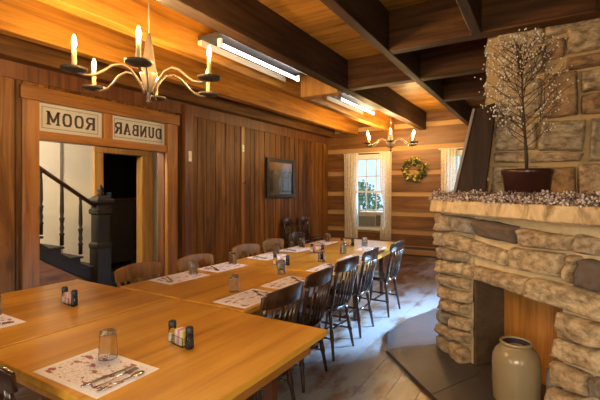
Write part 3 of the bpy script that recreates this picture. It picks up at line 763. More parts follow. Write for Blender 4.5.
# (x, y, rz, where, glass x, glass y, third piece)
sets = [(-1.585, .985, 0.02, 'at the front edge of the nearest table', -1.66, 1.085, True),
        (-2.725, 1.0, 0, 'cut by the left edge of the photo', -2.81, 1.10, False)]
for i, (y, gx, gy) in enumerate([(2.40, -2.66, 2.56), (2.94, -2.68, 3.11), (3.68, -2.67, 3.87), (4.30, -2.69, 4.49), (5.05, -2.68, 5.21)]):
    sets.append((-2.655, y, -PI / 2 + R.uniform(-.05, .05), '%s from the near end along the wall side' % ords[i], gx, gy, False))
for i, (y, gx, gy) in enumerate([(2.20, -1.95, 2.28), (2.72, -2.0, 2.98), (3.42, -1.98, 3.71), (4.06, -2.02, 4.33), (4.86, -2.02, 5.0)]):
    sets.append((-1.745 if i < 4 else -1.87, y, PI / 2 + R.uniform(-.06, .06), '%s from the near end along the fireplace side' % ords[i], gx, gy, False))
for i, (x, y, rz, wh, gx, gy, third) in enumerate(sets):
    put(mat0, x, y, TZ, rz, 'white paper placemat with maroon print, ' + wh, 'placemat', 'paper placemats on the tables')
    put(tum0, gx, gy, TZ + (.0013 if i < 2 else 0), 0, 'upside-down clear tumbler at the placemat ' + wh, 'glass', 'tumblers on the tables')
    m_ = Matrix.Rotation(rz, 3, 'Z')
    if third:
        its = [(knife0, 'knife', .095, -.012, -.06), (fork0, 'fork', .138, -.005, .05), (spoon0, 'spoon', .182, -.012, -.04)]
    else:
        its = [(knife0, 'knife', .10, -.01, -.4 + R.uniform(-.3, .3)), (fork0, 'fork', .145, .0, -.2 + R.uniform(-.15, .15))]
    for (pr, nm, lx, ly, da) in its:
        p = m_ @ Vector((lx, ly, 0))
        put(pr, x + p.x, y + p.y, TZ + .0013, rz + da, 'steel %s lying on the placemat %s' % (nm, wh), nm, 'cutlery on the placemats')

# condiment caddies with shakers and sugar packets
def caddy(i, x, y, rz, where, npk):
    g = 'condiment caddies on the tables'
    m_ = Matrix.Rotation(rz, 3, 'Z')
    def at(px, py): v = m_ @ Vector((px, py, 0)); return x + v.x, y + v.y
    t = thing('condiment_caddy', 'clear glass sugar-packet caddy ' + where, 'caddy', (x, y, TZ), rz, g)
    MB().box(-.045, .045, -.028, .028, 0, .006).build('base', 'glass', t, bevel=.002)
    for sy in (-1, 1): MB().box(-.045, .045, sy * .026 - .002, sy * .026 + .002, .006, .045).build('side', 'glass', t)
    for sx in (-1, 1): MB().box(sx * .043 - .002, sx * .043 + .002, -.0238, .0238, .006, .045).build('end', 'glass', t)
    for j in range(npk):
        px = -.034 + .068 * j / (npk - 1); X, Y = at(px, R.uniform(-.002, .002))
        col = [.1, .4, .6, .9][(j * 3 // npk + i) % 4] if j % 2 else [.6, .4, .1, .4][(j * 3 // npk + i) % 4]
        o = MB().hexa([(-.003, -.02, 0), (.003, -.02, 0), (.003, .02, 0), (-.003, .02, 0), (-.002 + .004, -.02, .068), (.002 + .004, -.02, .068), (.002 + .004, .02, .068), (-.002 + .004, .02, .068)], col).build('sugar_packet', 'packet')
        o.location = (X, Y, TZ + .0065); o.rotation_euler = (0, R.uniform(-.08, .08), rz)
        tag(o, 'paper sugar packets standing in the glass caddy ' + where, 'packet', 'sugar packets in the caddy ' + where)
    for sx, nm, fill in ((-1, 'salt', 'salt'), (1, 'pepper', 'pepper')):
        X, Y = at(sx * .072, -.004)
        s = thing(nm + '_shaker', '%s shaker with dark lid beside the caddy %s' % (nm, where), 'shaker', (X, Y, TZ), rz, 'salt and pepper shakers')
        MB().lathe([(.019, 0), (.021, .004), (.0205, .03), (.017, .072)], seg=14).build('body', 'glass', s)
        MB().lathe([(.0165, .004), (.017, .03), (.0145, .06)] if nm == 'pepper' else [(.0165, .004), (.017, .022), (.016, .036)], seg=12).build('contents', fill, s)
        MB().lathe([(.0185, .071), (.0195, .076), (.0185, .098), (.012, .104)], seg=14).build('lid', 'black_metal', s)
caddy(0, -1.50, 1.365, -.15, 'on the nearest table', 6)
caddy(1, -2.66, 1.47, -.12, 'on the left front table', 6)
caddy(2, -2.24, 3.34, .1, 'in the middle of the long row', 4)
caddy(3, -2.30, 4.2, 0, 'second from the far end of the row', 4)
caddy(4, -2.24, 4.93, .2, 'on the farthest table', 4)

# ------------------------------------------------------------------ fireplace at 45 degrees
L0 = Vector((-.86, 3.94)); E = Vector((.70711, -.70711)); IN = Vector((.70711, .70711))
def FP(s, z, out): p = L0 + E * s - IN * (out - .0); return (p.x, p.y, z)
def ray(u, v): 
    a = (u - 300) / FPX; return Vector((a * CS - SN, a * SN + CS, (190 - v) / FPX))
def to_face(u, v):
    d = ray(u, v); k = (3.08) / (d.x + d.y); X, Y = d.x * k, d.y * k
    return (((X - L0.x) - (Y - L0.y)) / 1.41421, CAM_H + d.z * k)
fire = thing('fireplace', 'corner fireplace of tan and grey field stone with timber lintel shelf above', 'fireplace', (0, 3.3, 0))
FO = (0, 3.3, 0)
S0, S1, ZO = .487, 1.329, .755
def face_poly(lst): return [FP(s, 0, -t)[:2] for s, t in lst]
T0 = .045
core = MB()
core.prism(face_poly([(.03, T0), (S0 - .03, T0), (S0 - .03, .36), (S0, .36), (S0, .85), (.03, .85)]), .031, 1.295)
pr = face_poly([(S1, T0)]) + [(1.57, 1.53), (1.57, 4.52)] + face_poly([(S1, .85)])
core.prism(pr, .031, 1.295)
core.prism(face_poly([(S0, T0), (S1, T0), (S1, .85), (S0, .85)]), ZO, 1.295)
core.prism(face_poly([(S0, .36), (S1, .36), (S1, .85), (S0, .85)]), .031, ZO)
core.build('mortar', 'mortar', fire, FO)
px = lambda *q: [to_face(u, v) for u, v in q]
ST = [
 (px((437, 231), (451, 231.5), (452, 216), (436, 213.5)), .2), (px((453, 231), (475, 234), (475.5, 219.5), (453, 216)), .1),
 (px((478, 236), (514, 244), (517, 227), (478, 219.5)), .9), (px((521, 247), (569, 251), (571.5, 237), (520, 228)), .4), (px((577, 252), (602, 256), (602, 241), (576, 235)), .3),
 (px((437, 245), (446, 246.5), (446.5, 233), (437, 232.5)), .25), (px((447.5, 247), (457.5, 248), (458, 235), (447.5, 233.5)), .45),
 (px((460, 250), (505, 266), (507.5, 252), (460, 236)), .55), (px((510, 268), (558, 277), (562, 254), (511, 247.5)), .6),
 (px((566, 281), (576, 284.5), (578.5, 257), (568, 255)), .4), (px((581, 286.5), (604, 293), (604, 263), (583, 258.5)), .9),
 (px((438.5, 258.5), (465, 262), (467, 253.5), (437.5, 247)), .2), (px((439, 272.5), (463, 275), (463.5, 263), (438, 260)), .55),
 (px((465.5, 276.5), (473, 277.5), (473.5, 265), (465, 264)), .4), (px((475, 279.5), (526, 296.5), (528, 278.5), (475.5, 266)), .45),
 (px((528, 297), (559, 307.5), (604, 322), (604, 294.5), (531, 277.5)), .55),
 (px((440, 284), (467.5, 290), (468, 279.5), (440, 274)), .35), (px((439.5, 297), (452, 300), (452.5, 290.5), (439, 285.5)), .5),
 (px((453.5, 300.5), (469, 303.5), (469.5, 293), (453.5, 290.5)), .6), (px((440, 309), (467.5, 315), (468, 305), (439.5, 299)), .4),
 (px((438.5, 320), (450.5, 325), (451, 315), (438.5, 310)), .1), (px((452, 327), (468.5, 332), (469.5, 319.5), (452.5, 315)), .55),
 (px((438.5, 333), (467, 344), (467.5, 333.5), (438.5, 322)), .45), (px((437.5, 346), (450.5, 356), (450.5, 344.5), (438, 335)), .2),
 (px((451.5, 357), (466, 368), (467, 350), (451.5, 340)), .5),
 (px((556.5, 337), (604, 348), (604, 326), (556, 312)), .5), (px((553, 357), (604, 375), (604, 351), (554, 339)), .6),
 (px((551, 384), (589, 396), (588.5, 376), (551.5, 361)), .35), (px((549, 402), (587, 416), (588, 399), (549.5, 388)), .5), (px((591, 397), (606, 401), (606, 379), (590.5, 377)), .15),
]
sm = MB()
for q, rn in ST:
    if len(q) == 5:   # lintel stone: use as a quad
        q = [q[0], ((q[2][0]), q[2][1]), q[3], q[4]]
        q = [q[0], (q[1][0], ZO + .0), q[2], q[3]]
    sm.stone(FP, [q[0], q[1], q[2], q[3]], .055, rn, nu=14, nv=10, rough=.024)
def rows(P, a0, a1, z0, z1, hmin=.11, hmax=.2, wmin=.14, wmax=.42, depth=.045, skip=None):
    z = z0
    while z < z1 - .03:
        h = min(R.uniform(hmin, hmax), z1 - z)
        if z1 - z - h < .06: h = z1 - z
        a = a0 - 0
        while a < a1 - .03:
            w = min(R.uniform(wmin, wmax), a1 - a)
            if a1 - a - w < .08: w = a1 - a
            g = .011
            if not (skip and skip(a, a + w, z, z + h)):
                j = lambda: R.uniform(-.008, .008)
                sm.stone(P, [(a + g + j(), z + g + j()), (a + w - g + j(), z + g + j()), (a + w - g + j(), z + h - g + j()), (a + g + j(), z + h - g + j())], depth, None, nu=8, nv=6, rough=.014)
            a += w
        z += h
rows(FP, 2.04, 3.35, .04, 1.29)
rows(FP, 1.34, 2.04, .04, .17)
SIDE = lambda a, z, out: (L0.x + IN.x * a - E.x * (out - .03), L0.y + IN.y * a - E.y * (out - .03), z)
rows(SIDE, .0, .84, .04, 1.29)
# inner jambs of the firebox
JL = lambda a, z, out: FP(S0 + (out * .5 - .012), z, -a)
JR = lambda a, z, out: FP(S1 - (out * .5 - .012), z, -a)
sm.build('stonework', 'stone', fire, FO)
sm = MB()
rows(JL, .05, .33, .04, .74, wmin=.12, wmax=.3, depth=.03); rows(JR, .05, .33, .04, .74, wmin=.12, wmax=.3, depth=.03)
sm.prism(face_poly([(S0 - .029, .055), (S0 + .008, .055), (S0 + .008, .33), (S0 - .029, .33)]), .032, ZO - .002)
sm.prism(face_poly([(S1 - .008, .05), (S1 - .001, .05), (S1 - .001, .33), (S1 - .008, .33)]), .032, ZO - .002)
sm.prism(face_poly([(S0 + .008, .05), (S1 - .008, .05), (S1 - .008, .33), (S0 + .008, .33)]), ZO - .009, ZO - .001)
sm.build('firebox_lining', 'soot', fire, FO)
mb = MB(); n = 5
for i in range(n):
    a = S0 + .012 + (S1 - S0 - .024) * i / n; b = S0 + .012 + (S1 - S0 - .024) * (i + 1) / n
    mb.prism(face_poly([(a + .0012, .325), (b - .0012, .325), (b - .0012, .355), (a + .0012, .355)]), .033, ZO - .005)
mb.build('firebox_panel', 'panel', fire, FO)

# stone wall above the shelf, parallel to the far wall
YS = 3.985
WP = lambda x, z, out: (x, YS - out, z)
def to_wall(u, v):
    d = ray(u, v); k = YS / d.y; return (d.x * k, CAM_H + d.z * k)
pw = lambda *q: [to_wall(u, v) for u, v in q]
cb = MB(); cb.box(-.42, 1.59, YS + .026, 4.55, 1.297, ZC)
chim = thing('chimney', 'tan field-stone chimney wall rising above the fireplace shelf to the ceiling beams', 'chimney', (.6, 4.2, 1.297))
CO = (.6, 4.2, 1.297)
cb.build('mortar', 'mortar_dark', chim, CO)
keep = sm; sm = MB()
CSN = [
 (pw((567, 53), (604, 47), (604, 20), (568, 29)), .55), (pw((545, 60), (563.5, 55), (565, 38), (546, 42)), .75), (pw((566, 70), (604, 64), (604, 52), (567, 58)), .75),
 (pw((520, 75), (543, 72), (543, 46), (521, 50)), .6), (pw((545, 118), (578, 114), (577, 71), (545, 75)), .72), (pw((582, 92), (604, 89), (604, 67), (582, 72)), .55),
 (pw((581.5, 114), (604, 112), (604, 92), (582, 95)), .7), (pw((538, 150), (583, 151), (586, 119), (541, 122)), .2), (pw((589, 161), (604, 160), (604, 119), (592, 119)), .3),
 (pw((530, 162), (581, 160.5), (583, 153), (539, 152.5)), .5), (pw((545, 197), (576, 197), (575, 167), (545, 168)), .7), (pw((579, 197), (604, 197), (604, 164), (578, 164)), .4),
 (pw((496, 118), (540, 117), (541, 78), (497, 81)), .65), (pw((495, 150), (535, 149), (537, 123), (496, 124)), .55), (pw((495, 162), (526, 162), (527, 153), (495, 153)), .4),
 (pw((492, 197), (542, 197), (542, 167), (493, 167)), .65), (pw((498, 77), (518, 75), (518, 50), (498, 53)), .55),
 (pw((498, 50), (543, 42), (543, 10), (498, 18)), .6), (pw((546, 38), (604, 18), (604, -30), (546, -10)), .4), (pw((498, 14), (543, 6), (543, -40), (498, -30)), .5),
]
for q, rn in CSN: sm.stone(WP, q, .055, rn, nu=16, nv=13, rough=.026, grow=.006)
xe = to_wall(606, 100)[0]
rows(WP, xe, 1.55, 1.42, 3.2, .14, .3, .2, .5)
SW = lambda a, z, out: (-.42 - out + .0, YS + .02 + a, z)
rows(SW, .0, .52, 1.42, 3.2, .14, .28, .15, .3)
sm.build('stonework', 'stone', chim, CO)

# mantel: rough-hewn pale slab
mb = MB(); n = 60; A = Vector((-.895, 3.815)); B = Vector((1.55, 1.37)); zt_, zb_ = 1.41, 1.298
vs = []; rowsz = [zb_ + .0, zb_ + .012, zb_ + .05, zb_ + .085, zt_ - .006, zt_]
for i in range(n + 1):
    p = A.lerp(B, i / n)
    for j, z in enumerate(rowsz):
        o = .016 * noise.noise(Vector((i * .16, z * 9, 2))) + .010 * noise.noise(Vector((i * .55, z * 20, 5)))
        q = p - IN * (o + (0 if 0 < j < 5 else -.014)); zz = z + (.008 * noise.noise(Vector((i * .2, 0, j // 3))) if j in (0, 1) else 0)
        if j in (0, 1): zz = max(zz, 1.2965)
        vs.append((q.x, q.y, zz))
W = len(rowsz)
fs = [(i * W + j, (i + 1) * W + j, (i + 1) * W + j + 1, i * W + j + 1) for i in range(n) for j in range(W - 1)]
k0 = len(vs); vs += [(1.57, YS - .05, zb_), (-.76, YS - .05, zb_), (1.57, YS - .05, zt_), (-.76, YS - .05, zt_)]
fs += [tuple([i * W for i in range(n, -1, -1)] + [k0 + 1, k0]), tuple([i * W + W - 1 for i in range(n + 1)] + [k0 + 2, k0 + 3]),
       tuple([j for j in range(W - 1, -1, -1)] + [k0 + 1, k0 + 3]), tuple([n * W + j for j in range(W)] + [k0 + 2, k0]), (k0, k0 + 1, k0 + 3, k0 + 2)]
mb.add(vs, fs, .5, False)
tag(mb.build('mantel_shelf', 'mantel', origin=(-.2, 3.3, zb_)), 'thick pale rough-hewn timber mantel slab across the stone fireplace', 'mantel')

# hearth slabs
hp = {'a': (-.86, 3.94), 'b': (-1.23, 3.56), 'c': (-1.36, 4.0), 'd': (-1.32, 4.55), 'e': (-1.11, 5.17), 'f': (-.2, 5.17), 'g': (-.2, 4.6), 'h': (-.68, 2.95), 'i': (.25, 2.02), 'j': (1.55, .72), 'k': (1.55, 4.5), 'l': (.28, 2.8)}
def shrink(poly, g=.003):
    cx = sum(p[0] for p in poly) / len(poly); cy = sum(p[1] for p in poly) / len(poly)
    out = []
    for x, y in poly: d = math.hypot(x - cx, y - cy); out.append((x + (cx - x) / d * g, y + (cy - y) / d * g))
    return out
mb = MB()
mb.prism(shrink([hp['a'], hp['b'], hp['c'], hp['d'], hp['e'], hp['f'], hp['g']][::-1]), 0, .03, .1)
mb.prism(shrink([hp[q] for q in 'abh'] + [(-.42, 3.5)]), 0, .03, .5)
mb.prism(shrink([(-.42, 3.5), hp['h'], hp['i'], hp['l']]), 0, .03, .8)  # browner slabs by the firebox: warm light put into the slate
mb.prism(shrink([hp['l'], hp['i'], hp['j'], (1.55, 1.5)]), 0, .03, .5)
mb.prism(shrink([hp['a'], (-.42, 3.5), hp['l'], (1.55, 1.5), hp['k'], hp['g']]), 0, .0298, .8)
struct(mb, 'hearth', 'slate')

# leaning dark casing on the mantel's left end
bl, brr, tr_, tl_ = Vector((-.70, 3.79, 1.412)), Vector((-.43, 3.79, 1.412)), Vector((-.34, 3.845, 2.26)), Vector((-.53, 3.845, 2.22))
t = thing('leaning_board', 'dark slanted wooden board leaning on the left end of the mantel', 'board', (-.57, 3.88, 1.412)); LO = (-.57, 3.88, 1.412)
dy = Vector((0, .06, 0))
MB().hexa([bl, brr, brr + dy, bl + dy, tl_, tr_, tr_ + dy, tl_ + dy]).build('panel', 'dark_board', t, LO, bevel=.004)
w = Vector((.022, 0, 0)); f = Vector((0, -.014, 0))
MB().hexa([bl + f, bl + w + f, bl + w, bl, tl_ + f, tl_ + w + f, tl_ + w, tl_]).build('lit_edge_strip', 'lit_edge', t, LO)  # pale strip paints window light along the board's left edge

# berry garland on the mantel (uncountable)
gb = MB(); gt = MB()
for i in range(2600):
    s = R.random() ** .9 * 2.5 - .03; d = R.gauss(.03, .05); d = max(-.012, min(d, .2))
    p = A + E * s + IN * (.01 + d * .9 + R.uniform(-.016, .02))
    lift = max(0, .08 - abs(d - .05) * .5) * (.85 + .6 * noise.noise(Vector((s * 6, 0, 0))))
    z = zt_ + .014 + R.random() * lift - (.03 * R.random() if d < -.002 else 0)
    if s < 0: z = zt_ - R.random() * .03 + .03; p = A + E * R.uniform(-.015, .02) + IN * R.uniform(0, .08)
    if math.hypot(p.x + .095, p.y - 3.36) < .19 or (-.78 < p.x < -.38 and p.y > 3.83): continue
    gb.ball((p.x, p.y, z), R.uniform(.005, .0092), 6, 4, R.random())
for i in range(700):
    s = R.random() * 2.5; p = A + E * s + IN * R.uniform(.01, .12); z = zt_ + R.uniform(.004, .05)
    q = p + Vector((R.uniform(-.05, .05), R.uniform(-.05, .05))); gt.tube([(p.x, p.y, z), ((p.x + q.x) / 2, (p.y + q.y) / 2, z + .022), (q.x, q.y, z + R.uniform(-.0, .05))], .0022, 4)
t = thing('berry_garland', 'garland of tiny pinkish-white berries along the top of the mantel', 'garland', (-.2, 3.2, zt_)); GO = (-.2, 3.2, zt_)
o = gb.build('berries', 'berry', t, GO); o['kind'] = 'stuff'
o = gt.build('twigs', 'gtwig', t, GO); o['kind'] = 'stuff'

# potted bare tree with white buds
PC = Vector((-.095, 3.36, zt_ + .002))
t = thing('potted_tree', 'bare twiggy tree with white buds in a maroon-brown pot on the mantel', 'plant', PC)
MB().lathe([(.130, 0), (.138, .005), (.162, .20), (.170, .205), (.172, .235), (.160, .24), (.154, .22), (.05, .215)], seg=32).build('pot', 'pot', t)
MB().lathe([(.153, .20), (.14, .218), (.02, .225)], seg=20).build('soil', 'soil', t)
tk = MB(); tw = MB(); pips = MB()
trunk = [Vector((0, 0, .18)), Vector((-.008, .0, .4)), Vector((-.02, 0, .6)), Vector((-.03, .01, .8)), Vector((-.035, .01, 1.0)), Vector((-.04, .0, 1.16))]
tk.tube(trunk, [.0125, .0105, .0085, .006, .004, .002], 8); tk.build('trunk', 'twig', t)
def tp(f):
    f = f * (len(trunk) - 1); i = min(int(f), len(trunk) - 2); return trunk[i].lerp(trunk[i + 1], f - i)
def bud(p):
    k = R.random(); r = R.uniform(.0038, .0068)
    pips.ball(p, r, 6, 4, (k * .8 if p.x < .0 else .25 + k * .75), 1.3)
for i in range(44):
    f = .2 + .77 * (i / 44); b0 = tp(f); an = i * 2.399 + R.uniform(-.3, .3)
    ln = (.42 - .26 * abs(f - .45) / .55) * R.uniform(.65, 1.05)
    d = Vector((math.cos(an), .6 * math.sin(an), R.uniform(.55, 1.05))).normalized()
    e = b0 + d * ln; mid = b0.lerp(e, .5) + Vector((0, 0, -.025 * R.random()))
    if e.z > 1.2: e.z = 1.2
    tw.tube([b0, mid, e], [.0032, .0022, .0012], 5)
    for j in range(8):
        q0 = b0.lerp(mid, .5).lerp(e, j / 8 + .05); dd = (d + Vector((R.uniform(-.9, .9), R.uniform(-.7, .7), R.uniform(-.5, .5)))).normalized() * R.uniform(.05, .13)
        q1 = q0 + dd
        if q1.z > 1.25 or q1.y > .48: continue
        tw.tube([q0, q0.lerp(q1, .5), q1], [.0014, .0012, .0008], 4)
        bud(q1)
        if R.random() < .6: bud(q0.lerp(q1, .6) + Vector((R.uniform(-.01, .01), R.uniform(-.01, .01), .006)))
o = tw.build('twigs', 'twig', t); o['kind'] = 'stuff'
o = pips.build('buds', 'pip', t); o['kind'] = 'stuff'

# stoneware crock in front of the firebox
t = thing('stoneware_crock', 'large beige glazed stoneware crock standing before the firebox opening', 'crock', (-.155, 3.15, .031))
MB().lathe([(.125, 0), (.14, .008), (.148, .03), (.152, .16), (.152, .28), (.146, .325), (.128, .362), (.104, .384), (.096, .392), (.094, .40), (.103, .405), (.106, .414), (.100, .424), (.090, .424), (.084, .414), (.084, .39)], seg=40).build('body', 'crock', t)
MB().lathe([(.083, .385), (.0845, .413), (.082, .413), (.08, .392), (.02, .388)], seg=32).build('dark_interior', 'crock_in', t)
t = thing('small_pot', 'small pale grey container partly hidden behind the beige crock', 'pot', (.06, 3.205, .031))
MB().lathe([(.034, 0), (.04, .004), (.04, .21), (.034, .225), (.03, .235), (.036, .245), (.034, .25), (.02, .25)], seg=20).build('body', 'pale', t)

# ------------------------------------------------------------------ chandeliers
def chandelier(loc, rz, label, zhub=0):
    t = thing('chandelier', label, 'chandelier', loc, rz, 'candle chandeliers'); G = 1.277
    def LT(pr, c=(0, 0, 0), seg=20): return MB().lathe([(r * G, z * G) for r, z in pr], (c[0], c[1], 0), seg)
    LT([(.006, 0), (.016, .01), (.010, .03), (.012, .05), (.05, .16), (.052, .175), (.045, .185), (.012, .40), (.008, .41)], seg=24).build('hub', 'pewter', t)
    MB().tube([(0, 0, .40 * G), (0, 0, ZC - loc[2] - .02)], .006, 8).build('rod', 'pewter', t)
    MB().lathe([(.012, -.05), (.05, -.03), (.055, 0)], (0, 0, ZC - loc[2]), 20).build('ceiling_plate', 'pewter', t)
    for k in range(6):
        an = k * PI / 3; c, s = math.cos(an), math.sin(an)
        pr = [(.03, .06), (.06, .125), (.105, .18), (.155, .197), (.205, .18), (.25, .14), (.295, .108), (.345, .098), (.395, .11)]
        arm = MB().tube([(r * c * G, r * s * G, z * G) for r, z in pr], .0095, 8).build('arm', 'pewter', t)
        X, Y = .395 * c * G, .395 * s * G
        LT([(.012, .10), (.035, .108), (.062, .112), (.066, .125), (.06, .125), (.034, .118), (.01, .118)], (X, Y)).build('drip_pan', 'pan', arm)
        LT([(.0115, .118), (.0125, .125), (.0115, .225), (.008, .228)], (X, Y), 12).build('candle_sleeve', 'candle', arm)
        LT([(.005, .228), (.0085, .238), (.011, .255), (.0095, .272), (.005, .288), (.0015, .297)], (X, Y), 10).build('bulb', 'bulb', arm)
    return t
ch = chandelier((-2.525, 1.98, 2.15), math.radians(15), 'nearer candle-style chandelier with six lit bulbs over the front tables')
def dup_ch(root, loc, rz, label):
    r = root.copy(); C.objects.link(r); r.location = loc; r.rotation_euler = (0, 0, rz); r['label'] = label
    for ch_ in list(root.children):
        if ch_.name in ('rod', 'ceiling_plate'): continue
        c = ch_.copy(); C.objects.link(c); c.parent = r
        for g in list(ch_.children): d = g.copy(); C.objects.link(d); d.parent = c
    return r
CL = (-2.60, 7.8, 2.27)
ch2 = dup_ch(ch, (-2.60, 7.8, 2.27), math.radians(48.3), 'far candle-style chandelier hanging in front of the log wall')
MB().tube([(0, 0, .40 * 1.277), (0, 0, ZC - CL[2] - .02)], .006, 8).build('rod', 'pewter', ch2)
MB().lathe([(.012, -.05), (.05, -.03), (.055, 0)], (0, 0, ZC - CL[2]), 20).build('ceiling_plate', 'pewter', ch2)

# ------------------------------------------------------------------ fluorescent fixtures
def fixture(y0, y1, label):
    cx, cy = -2.685, (y0 + y1) / 2
    t = thing('fluorescent_light', label, 'ceiling light', (cx, cy, 2.975), group='fluorescent fixtures between the joists')
    h = (y1 - y0) / 2
    MB().box(-.27, .27, -h, h, .02, .06).build('housing', 'fix_grey', t, bevel=.004)
    for x0, x1 in ((.13, .255), (-.27, -.215)): MB().hexa([(x0, -h, -.02), (x1, -h, -.05), (x1, h, -.05), (x0, h, -.02), (x0, -h, .019), (x1, -h, .019), (x1, h, .019), (x0, h, .019)]).build('side_reflector', 'cream_metal', t)
    MB().tube([(0, -h + .05, -.055), (0, h - .05, -.055)], .019, 14).build('tube', 'tube', t)
    for s in (-1, 1): MB().box(-.022, .022, s * (h - .03) - .012, s * (h - .03) + .012, -.08, 0).build('tube_holder', 'white_metal', t)
    MB().box(-.01, .01, -.01, .01, .06, .275).build('hanger', 'black_metal', t)
fixture(2.9, 4.42, 'nearer long fluorescent light lit between the dark ceiling joists')
fixture(5.6, 7.1, 'farther fluorescent light lit between the dark ceiling joists')

# ------------------------------------------------------------------ far wall dressing
def curtain(x0, x1, ztop, zbot, y, label, pinch=0, side=1):
    nx, nz = 34, 24; vs = []
    for j in range(nz + 1):
        f = j / nz; z = ztop + (zbot - ztop) * f
        g = 1 - pinch * math.exp(-((f - .62) / .16) ** 2)
        for i in range(nx + 1):
            a = i / nx; xx = (x0 + (x1 - x0) * a * g) if side > 0 else (x1 - (x1 - x0) * (1 - a) * g)
            vs.append((xx, y + .022 * math.sin(a * 34 + f * 1.5) - .01 * math.sin(a * 13 + 3), z))
    W = nx + 1
    fs = [(j * W + i, j * W + i + 1, (j + 1) * W + i + 1, (j + 1) * W + i) for j in range(nz) for i in range(nx)]
    return tag(MB().add(vs, fs, None, True).build('curtain', 'curtain', origin=((x0 + x1) / 2, y, zbot)), label, 'curtain', 'lace curtains')
yc = YF - .09
curtain(-4.22, -3.84, 2.39, .32, yc, 'cream lace curtain panel hanging left of the far window', .35, 1)
curtain(-3.30, -3.01, 2.39, .32, yc, 'cream lace curtain panel right of the far window, next to the wreath', .3, -1)
curtain(-1.90, -1.55, 2.39, .32, yc, 'cream lace curtain panel at the window beside the fireplace', .2, 1)
for x0, x1, l in ((-4.25, -2.98, 'thin curtain rod above the far window'), (-1.95, -.9, 'thin curtain rod above the window beside the fireplace')):
    t = thing('curtain_rod', l, 'curtain rod', ((x0 + x1) / 2, yc, 2.40)); 
    MB().tube([(x0, yc, 2.40), (x1, yc, 2.40)], .009, 8).build('rod', 'white_metal', t, ((x0 + x1) / 2, yc, 2.40))
    for xx in (x0 + .03, x1 - .03): MB().box(xx - .008, xx + .008, yc, YF - .012, 2.39, 2.41).build('bracket', 'white_metal', t, ((x0 + x1) / 2, yc, 2.40))
AO = (-3.56, YF - .05, .62)
t = thing('air_conditioner', 'grey window air conditioner set in the bottom of the far window', 'air conditioner', AO)
MB().box(-3.86, -3.27, YF - .05, YF + .30, .605, .97).build('casing', 'ac', t, AO, bevel=.012)
mb = MB()
for i in range(9): mb.box(-3.84, -3.42, YF - .058, YF - .049, .64 + i * .026, .652 + i * .026)
mb.build('grille', 'ac_dark', t, AO); MB().box(-3.40, -3.29, YF - .058, YF - .049, .64, .90).build('control_panel', 'ac_dark', t, AO)
# wreath
WC = (-2.50, YF - .0365, 1.96)
t = thing('wreath', 'round wreath of yellow-green leaves hanging on the log wall', 'wreath', WC)
wl = MB()
for i in range(230):
    an = R.random() * 2 * PI; rr = .2 + R.gauss(0, .045); c = Vector((rr * math.cos(an), -R.random() * .05, rr * math.sin(an)))
    d = Vector((math.cos(an + R.uniform(-1.4, 1.4)), R.uniform(-.6, .3), math.sin(an + R.uniform(-1.4, 1.4)))).normalized()
    l = R.uniform(.06, .12); sd = d.cross(Vector((0, 1, 0))).normalized() * l * .24
    a_, b_ = c - d * l / 2, c + d * l / 2
    wl.add([a_, c + sd + Vector((0, -.008, 0)), b_, c - sd + Vector((0, -.008, 0)), c + Vector((0, .006, 0))], [(0, 1, 4), (1, 2, 4), (2, 3, 4), (3, 0, 4)], R.random())
o = wl.build('leaves', 'leaf', t); o['kind'] = 'stuff'
MB().tube([(.2 * math.cos(a), .012, .2 * math.sin(a)) for a in [2 * PI * i / 32 for i in range(33)]], .012, 6, cap=False).build('ring', 'gtwig', t)
# baseboard heater
HO = (-2.0, YF - .05, 0)
t = thing('baseboard_heater', 'long tan baseboard heater along the foot of the log wall', 'heater', HO)
MB().box(-2.95, -.6, YF - .085, YF - .075, .03, .15).build('cover', 'heater', t, HO, bevel=.003)
MB().box(-2.95, -.6, YF - .07, YF - .014, .01, .21).build('back', 'ac_dark', t, HO); MB().box(-2.95, -.6, YF - .095, YF - .014, .21, .222).build('top_strip', 'heater', t, HO)
for xx in (-2.97, -.62): MB().box(xx, xx + .02, YF - .095, YF - .014, 0, .222).build('end_cap', 'heater', t, HO)

# ------------------------------------------------------------------ outdoors beyond the windows
struct(MB().box(-14, 14, YF + .5, 30, -.5, -.45), 'lawn', 'grass')
def shrub(x, y, r, h, label):
    mb = MB()
    for i in range(1500):
        d = Vector((R.gauss(0, 1), R.gauss(0, 1), R.gauss(0, 1))).normalized() * (R.random() ** .33)
        c = Vector((x + d.x * r, y + d.y * r, -.45 + h * .55 + d.z * h * .45)); 
        a = Vector((R.gauss(0, 1), R.gauss(0, 1), R.gauss(0, 1))).normalized() * .085; b = a.orthogonal().normalized() * .045
        mb.add([c - a, c + b, c + a, c - b], [(0, 1, 2, 3)], R.random())
    t = thing('shrub', label, 'shrub', (x, y, -.45)); o = mb.build('foliage', 'green', t, (x, y, -.45)); o['kind'] = 'stuff'
    MB().tube([(x, y, -.45), (x, y, h * .5)], [.06, .03], 8).build('trunk', 'twig', t, (x, y, -.45))
shrub(-6.2, 14.0, 1.2, 2.4, 'leafy green shrub seen through the left panes of the far window')
shrub(-3.7, 16.2, 1.1, 1.9, 'leafy green shrub seen through the right panes of the far window')

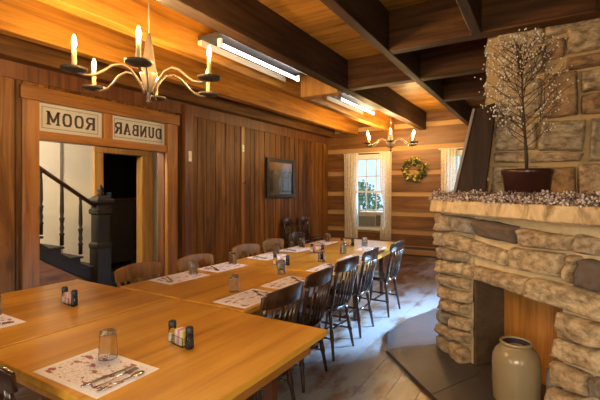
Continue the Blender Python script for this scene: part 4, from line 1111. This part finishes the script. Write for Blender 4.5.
# ------------------------------------------------------------------ light
w = bpy.data.worlds.new('World'); sc.world = w; w.use_nodes = True
bg = w.node_tree.nodes['Background']; bg.inputs[0].default_value = (.62, .82, 1.0, 1); bg.inputs[1].default_value = 1.05
def area(name, loc, rot, sx, sy, power, col):
    l = bpy.data.lights.new(name, 'AREA'); l.shape = 'RECTANGLE'; l.size = sx; l.size_y = sy; l.energy = power; l.color = col
    o = bpy.data.objects.new(name, l); C.objects.link(o); o.location = loc; o.rotation_euler = rot; return o
DAY = (.62, .80, 1.0)
def aim(name, loc, to, sx, sy, power, col, spread=180):
    d = Vector(to) - Vector(loc); q = d.to_track_quat('-Z', 'Y').to_euler()
    o = area(name, loc, q, sx, sy, power, col); o.data.spread = math.radians(spread); return o
aim('daylight_far_window', (-3.56, YF + 1.3, 3.4), (-3.3, YF - 1.2, .6), 1.2, 1.2, 160, DAY)
aim('daylight_fireside_window', (-1.2, YF + 1.3, 3.4), (-1.3, YF - 1.6, .3), 1.2, 1.2, 260, DAY)
aim('daylight_right_window', (XR + 1.5, 8.0, 3.0), (-1.3, 4.6, 0), 1.9, 1.9, 430, (.42, .68, 1.0), 42)
aim('fill_near_right', (XR + .4, -.2, 1.7), (-2, 1.2, .9), 1.6, 1.6, 28, (1, .84, .6), 120)  # unseen fill lamp, added to lift shadows from the right
aim('fill_back', (-2.6, YB - .4, 1.8), (-2.4, 3, .8), 2.0, 1.6, 30, (1, .84, .6), 120)  # unseen warm fill lamp added behind the camera
aim('fill_back_right', (.2, YB - .5, 2.2), (.2, 3.6, 1.1), 1.6, 1.6, 34, (1, .8, .5), 80)  # unseen warm fill lamp added to brighten the stone
pl = bpy.data.lights.new('hall_lamp', 'POINT'); pl.energy = 210; pl.color = (1, .9, .72); pl.shadow_soft_size = .12
o = bpy.data.objects.new('hall_lamp', pl); C.objects.link(o); o.location = (-5.5, 1.5, 2.8)

cam = bpy.data.cameras.new('Camera'); co = bpy.data.objects.new('Camera', cam); C.objects.link(co)
co.location = (0, 0, CAM_H); co.rotation_euler = (PI / 2, 0, math.asin(SN)); cam.sensor_width = 36; cam.lens = 24
cam.shift_y = -10 / 600; cam.clip_start = .05
sc.camera = co
sc.view_settings.view_transform = 'Standard'; sc.view_settings.look = 'None'; sc.view_settings.gamma = 1
sc.view_settings.use_curve_mapping = False; sc.view_settings.exposure = 0.35
sc.cycles.use_denoising = True
sc.cycles.max_bounces = 8; sc.cycles.sample_clamp_indirect = 6
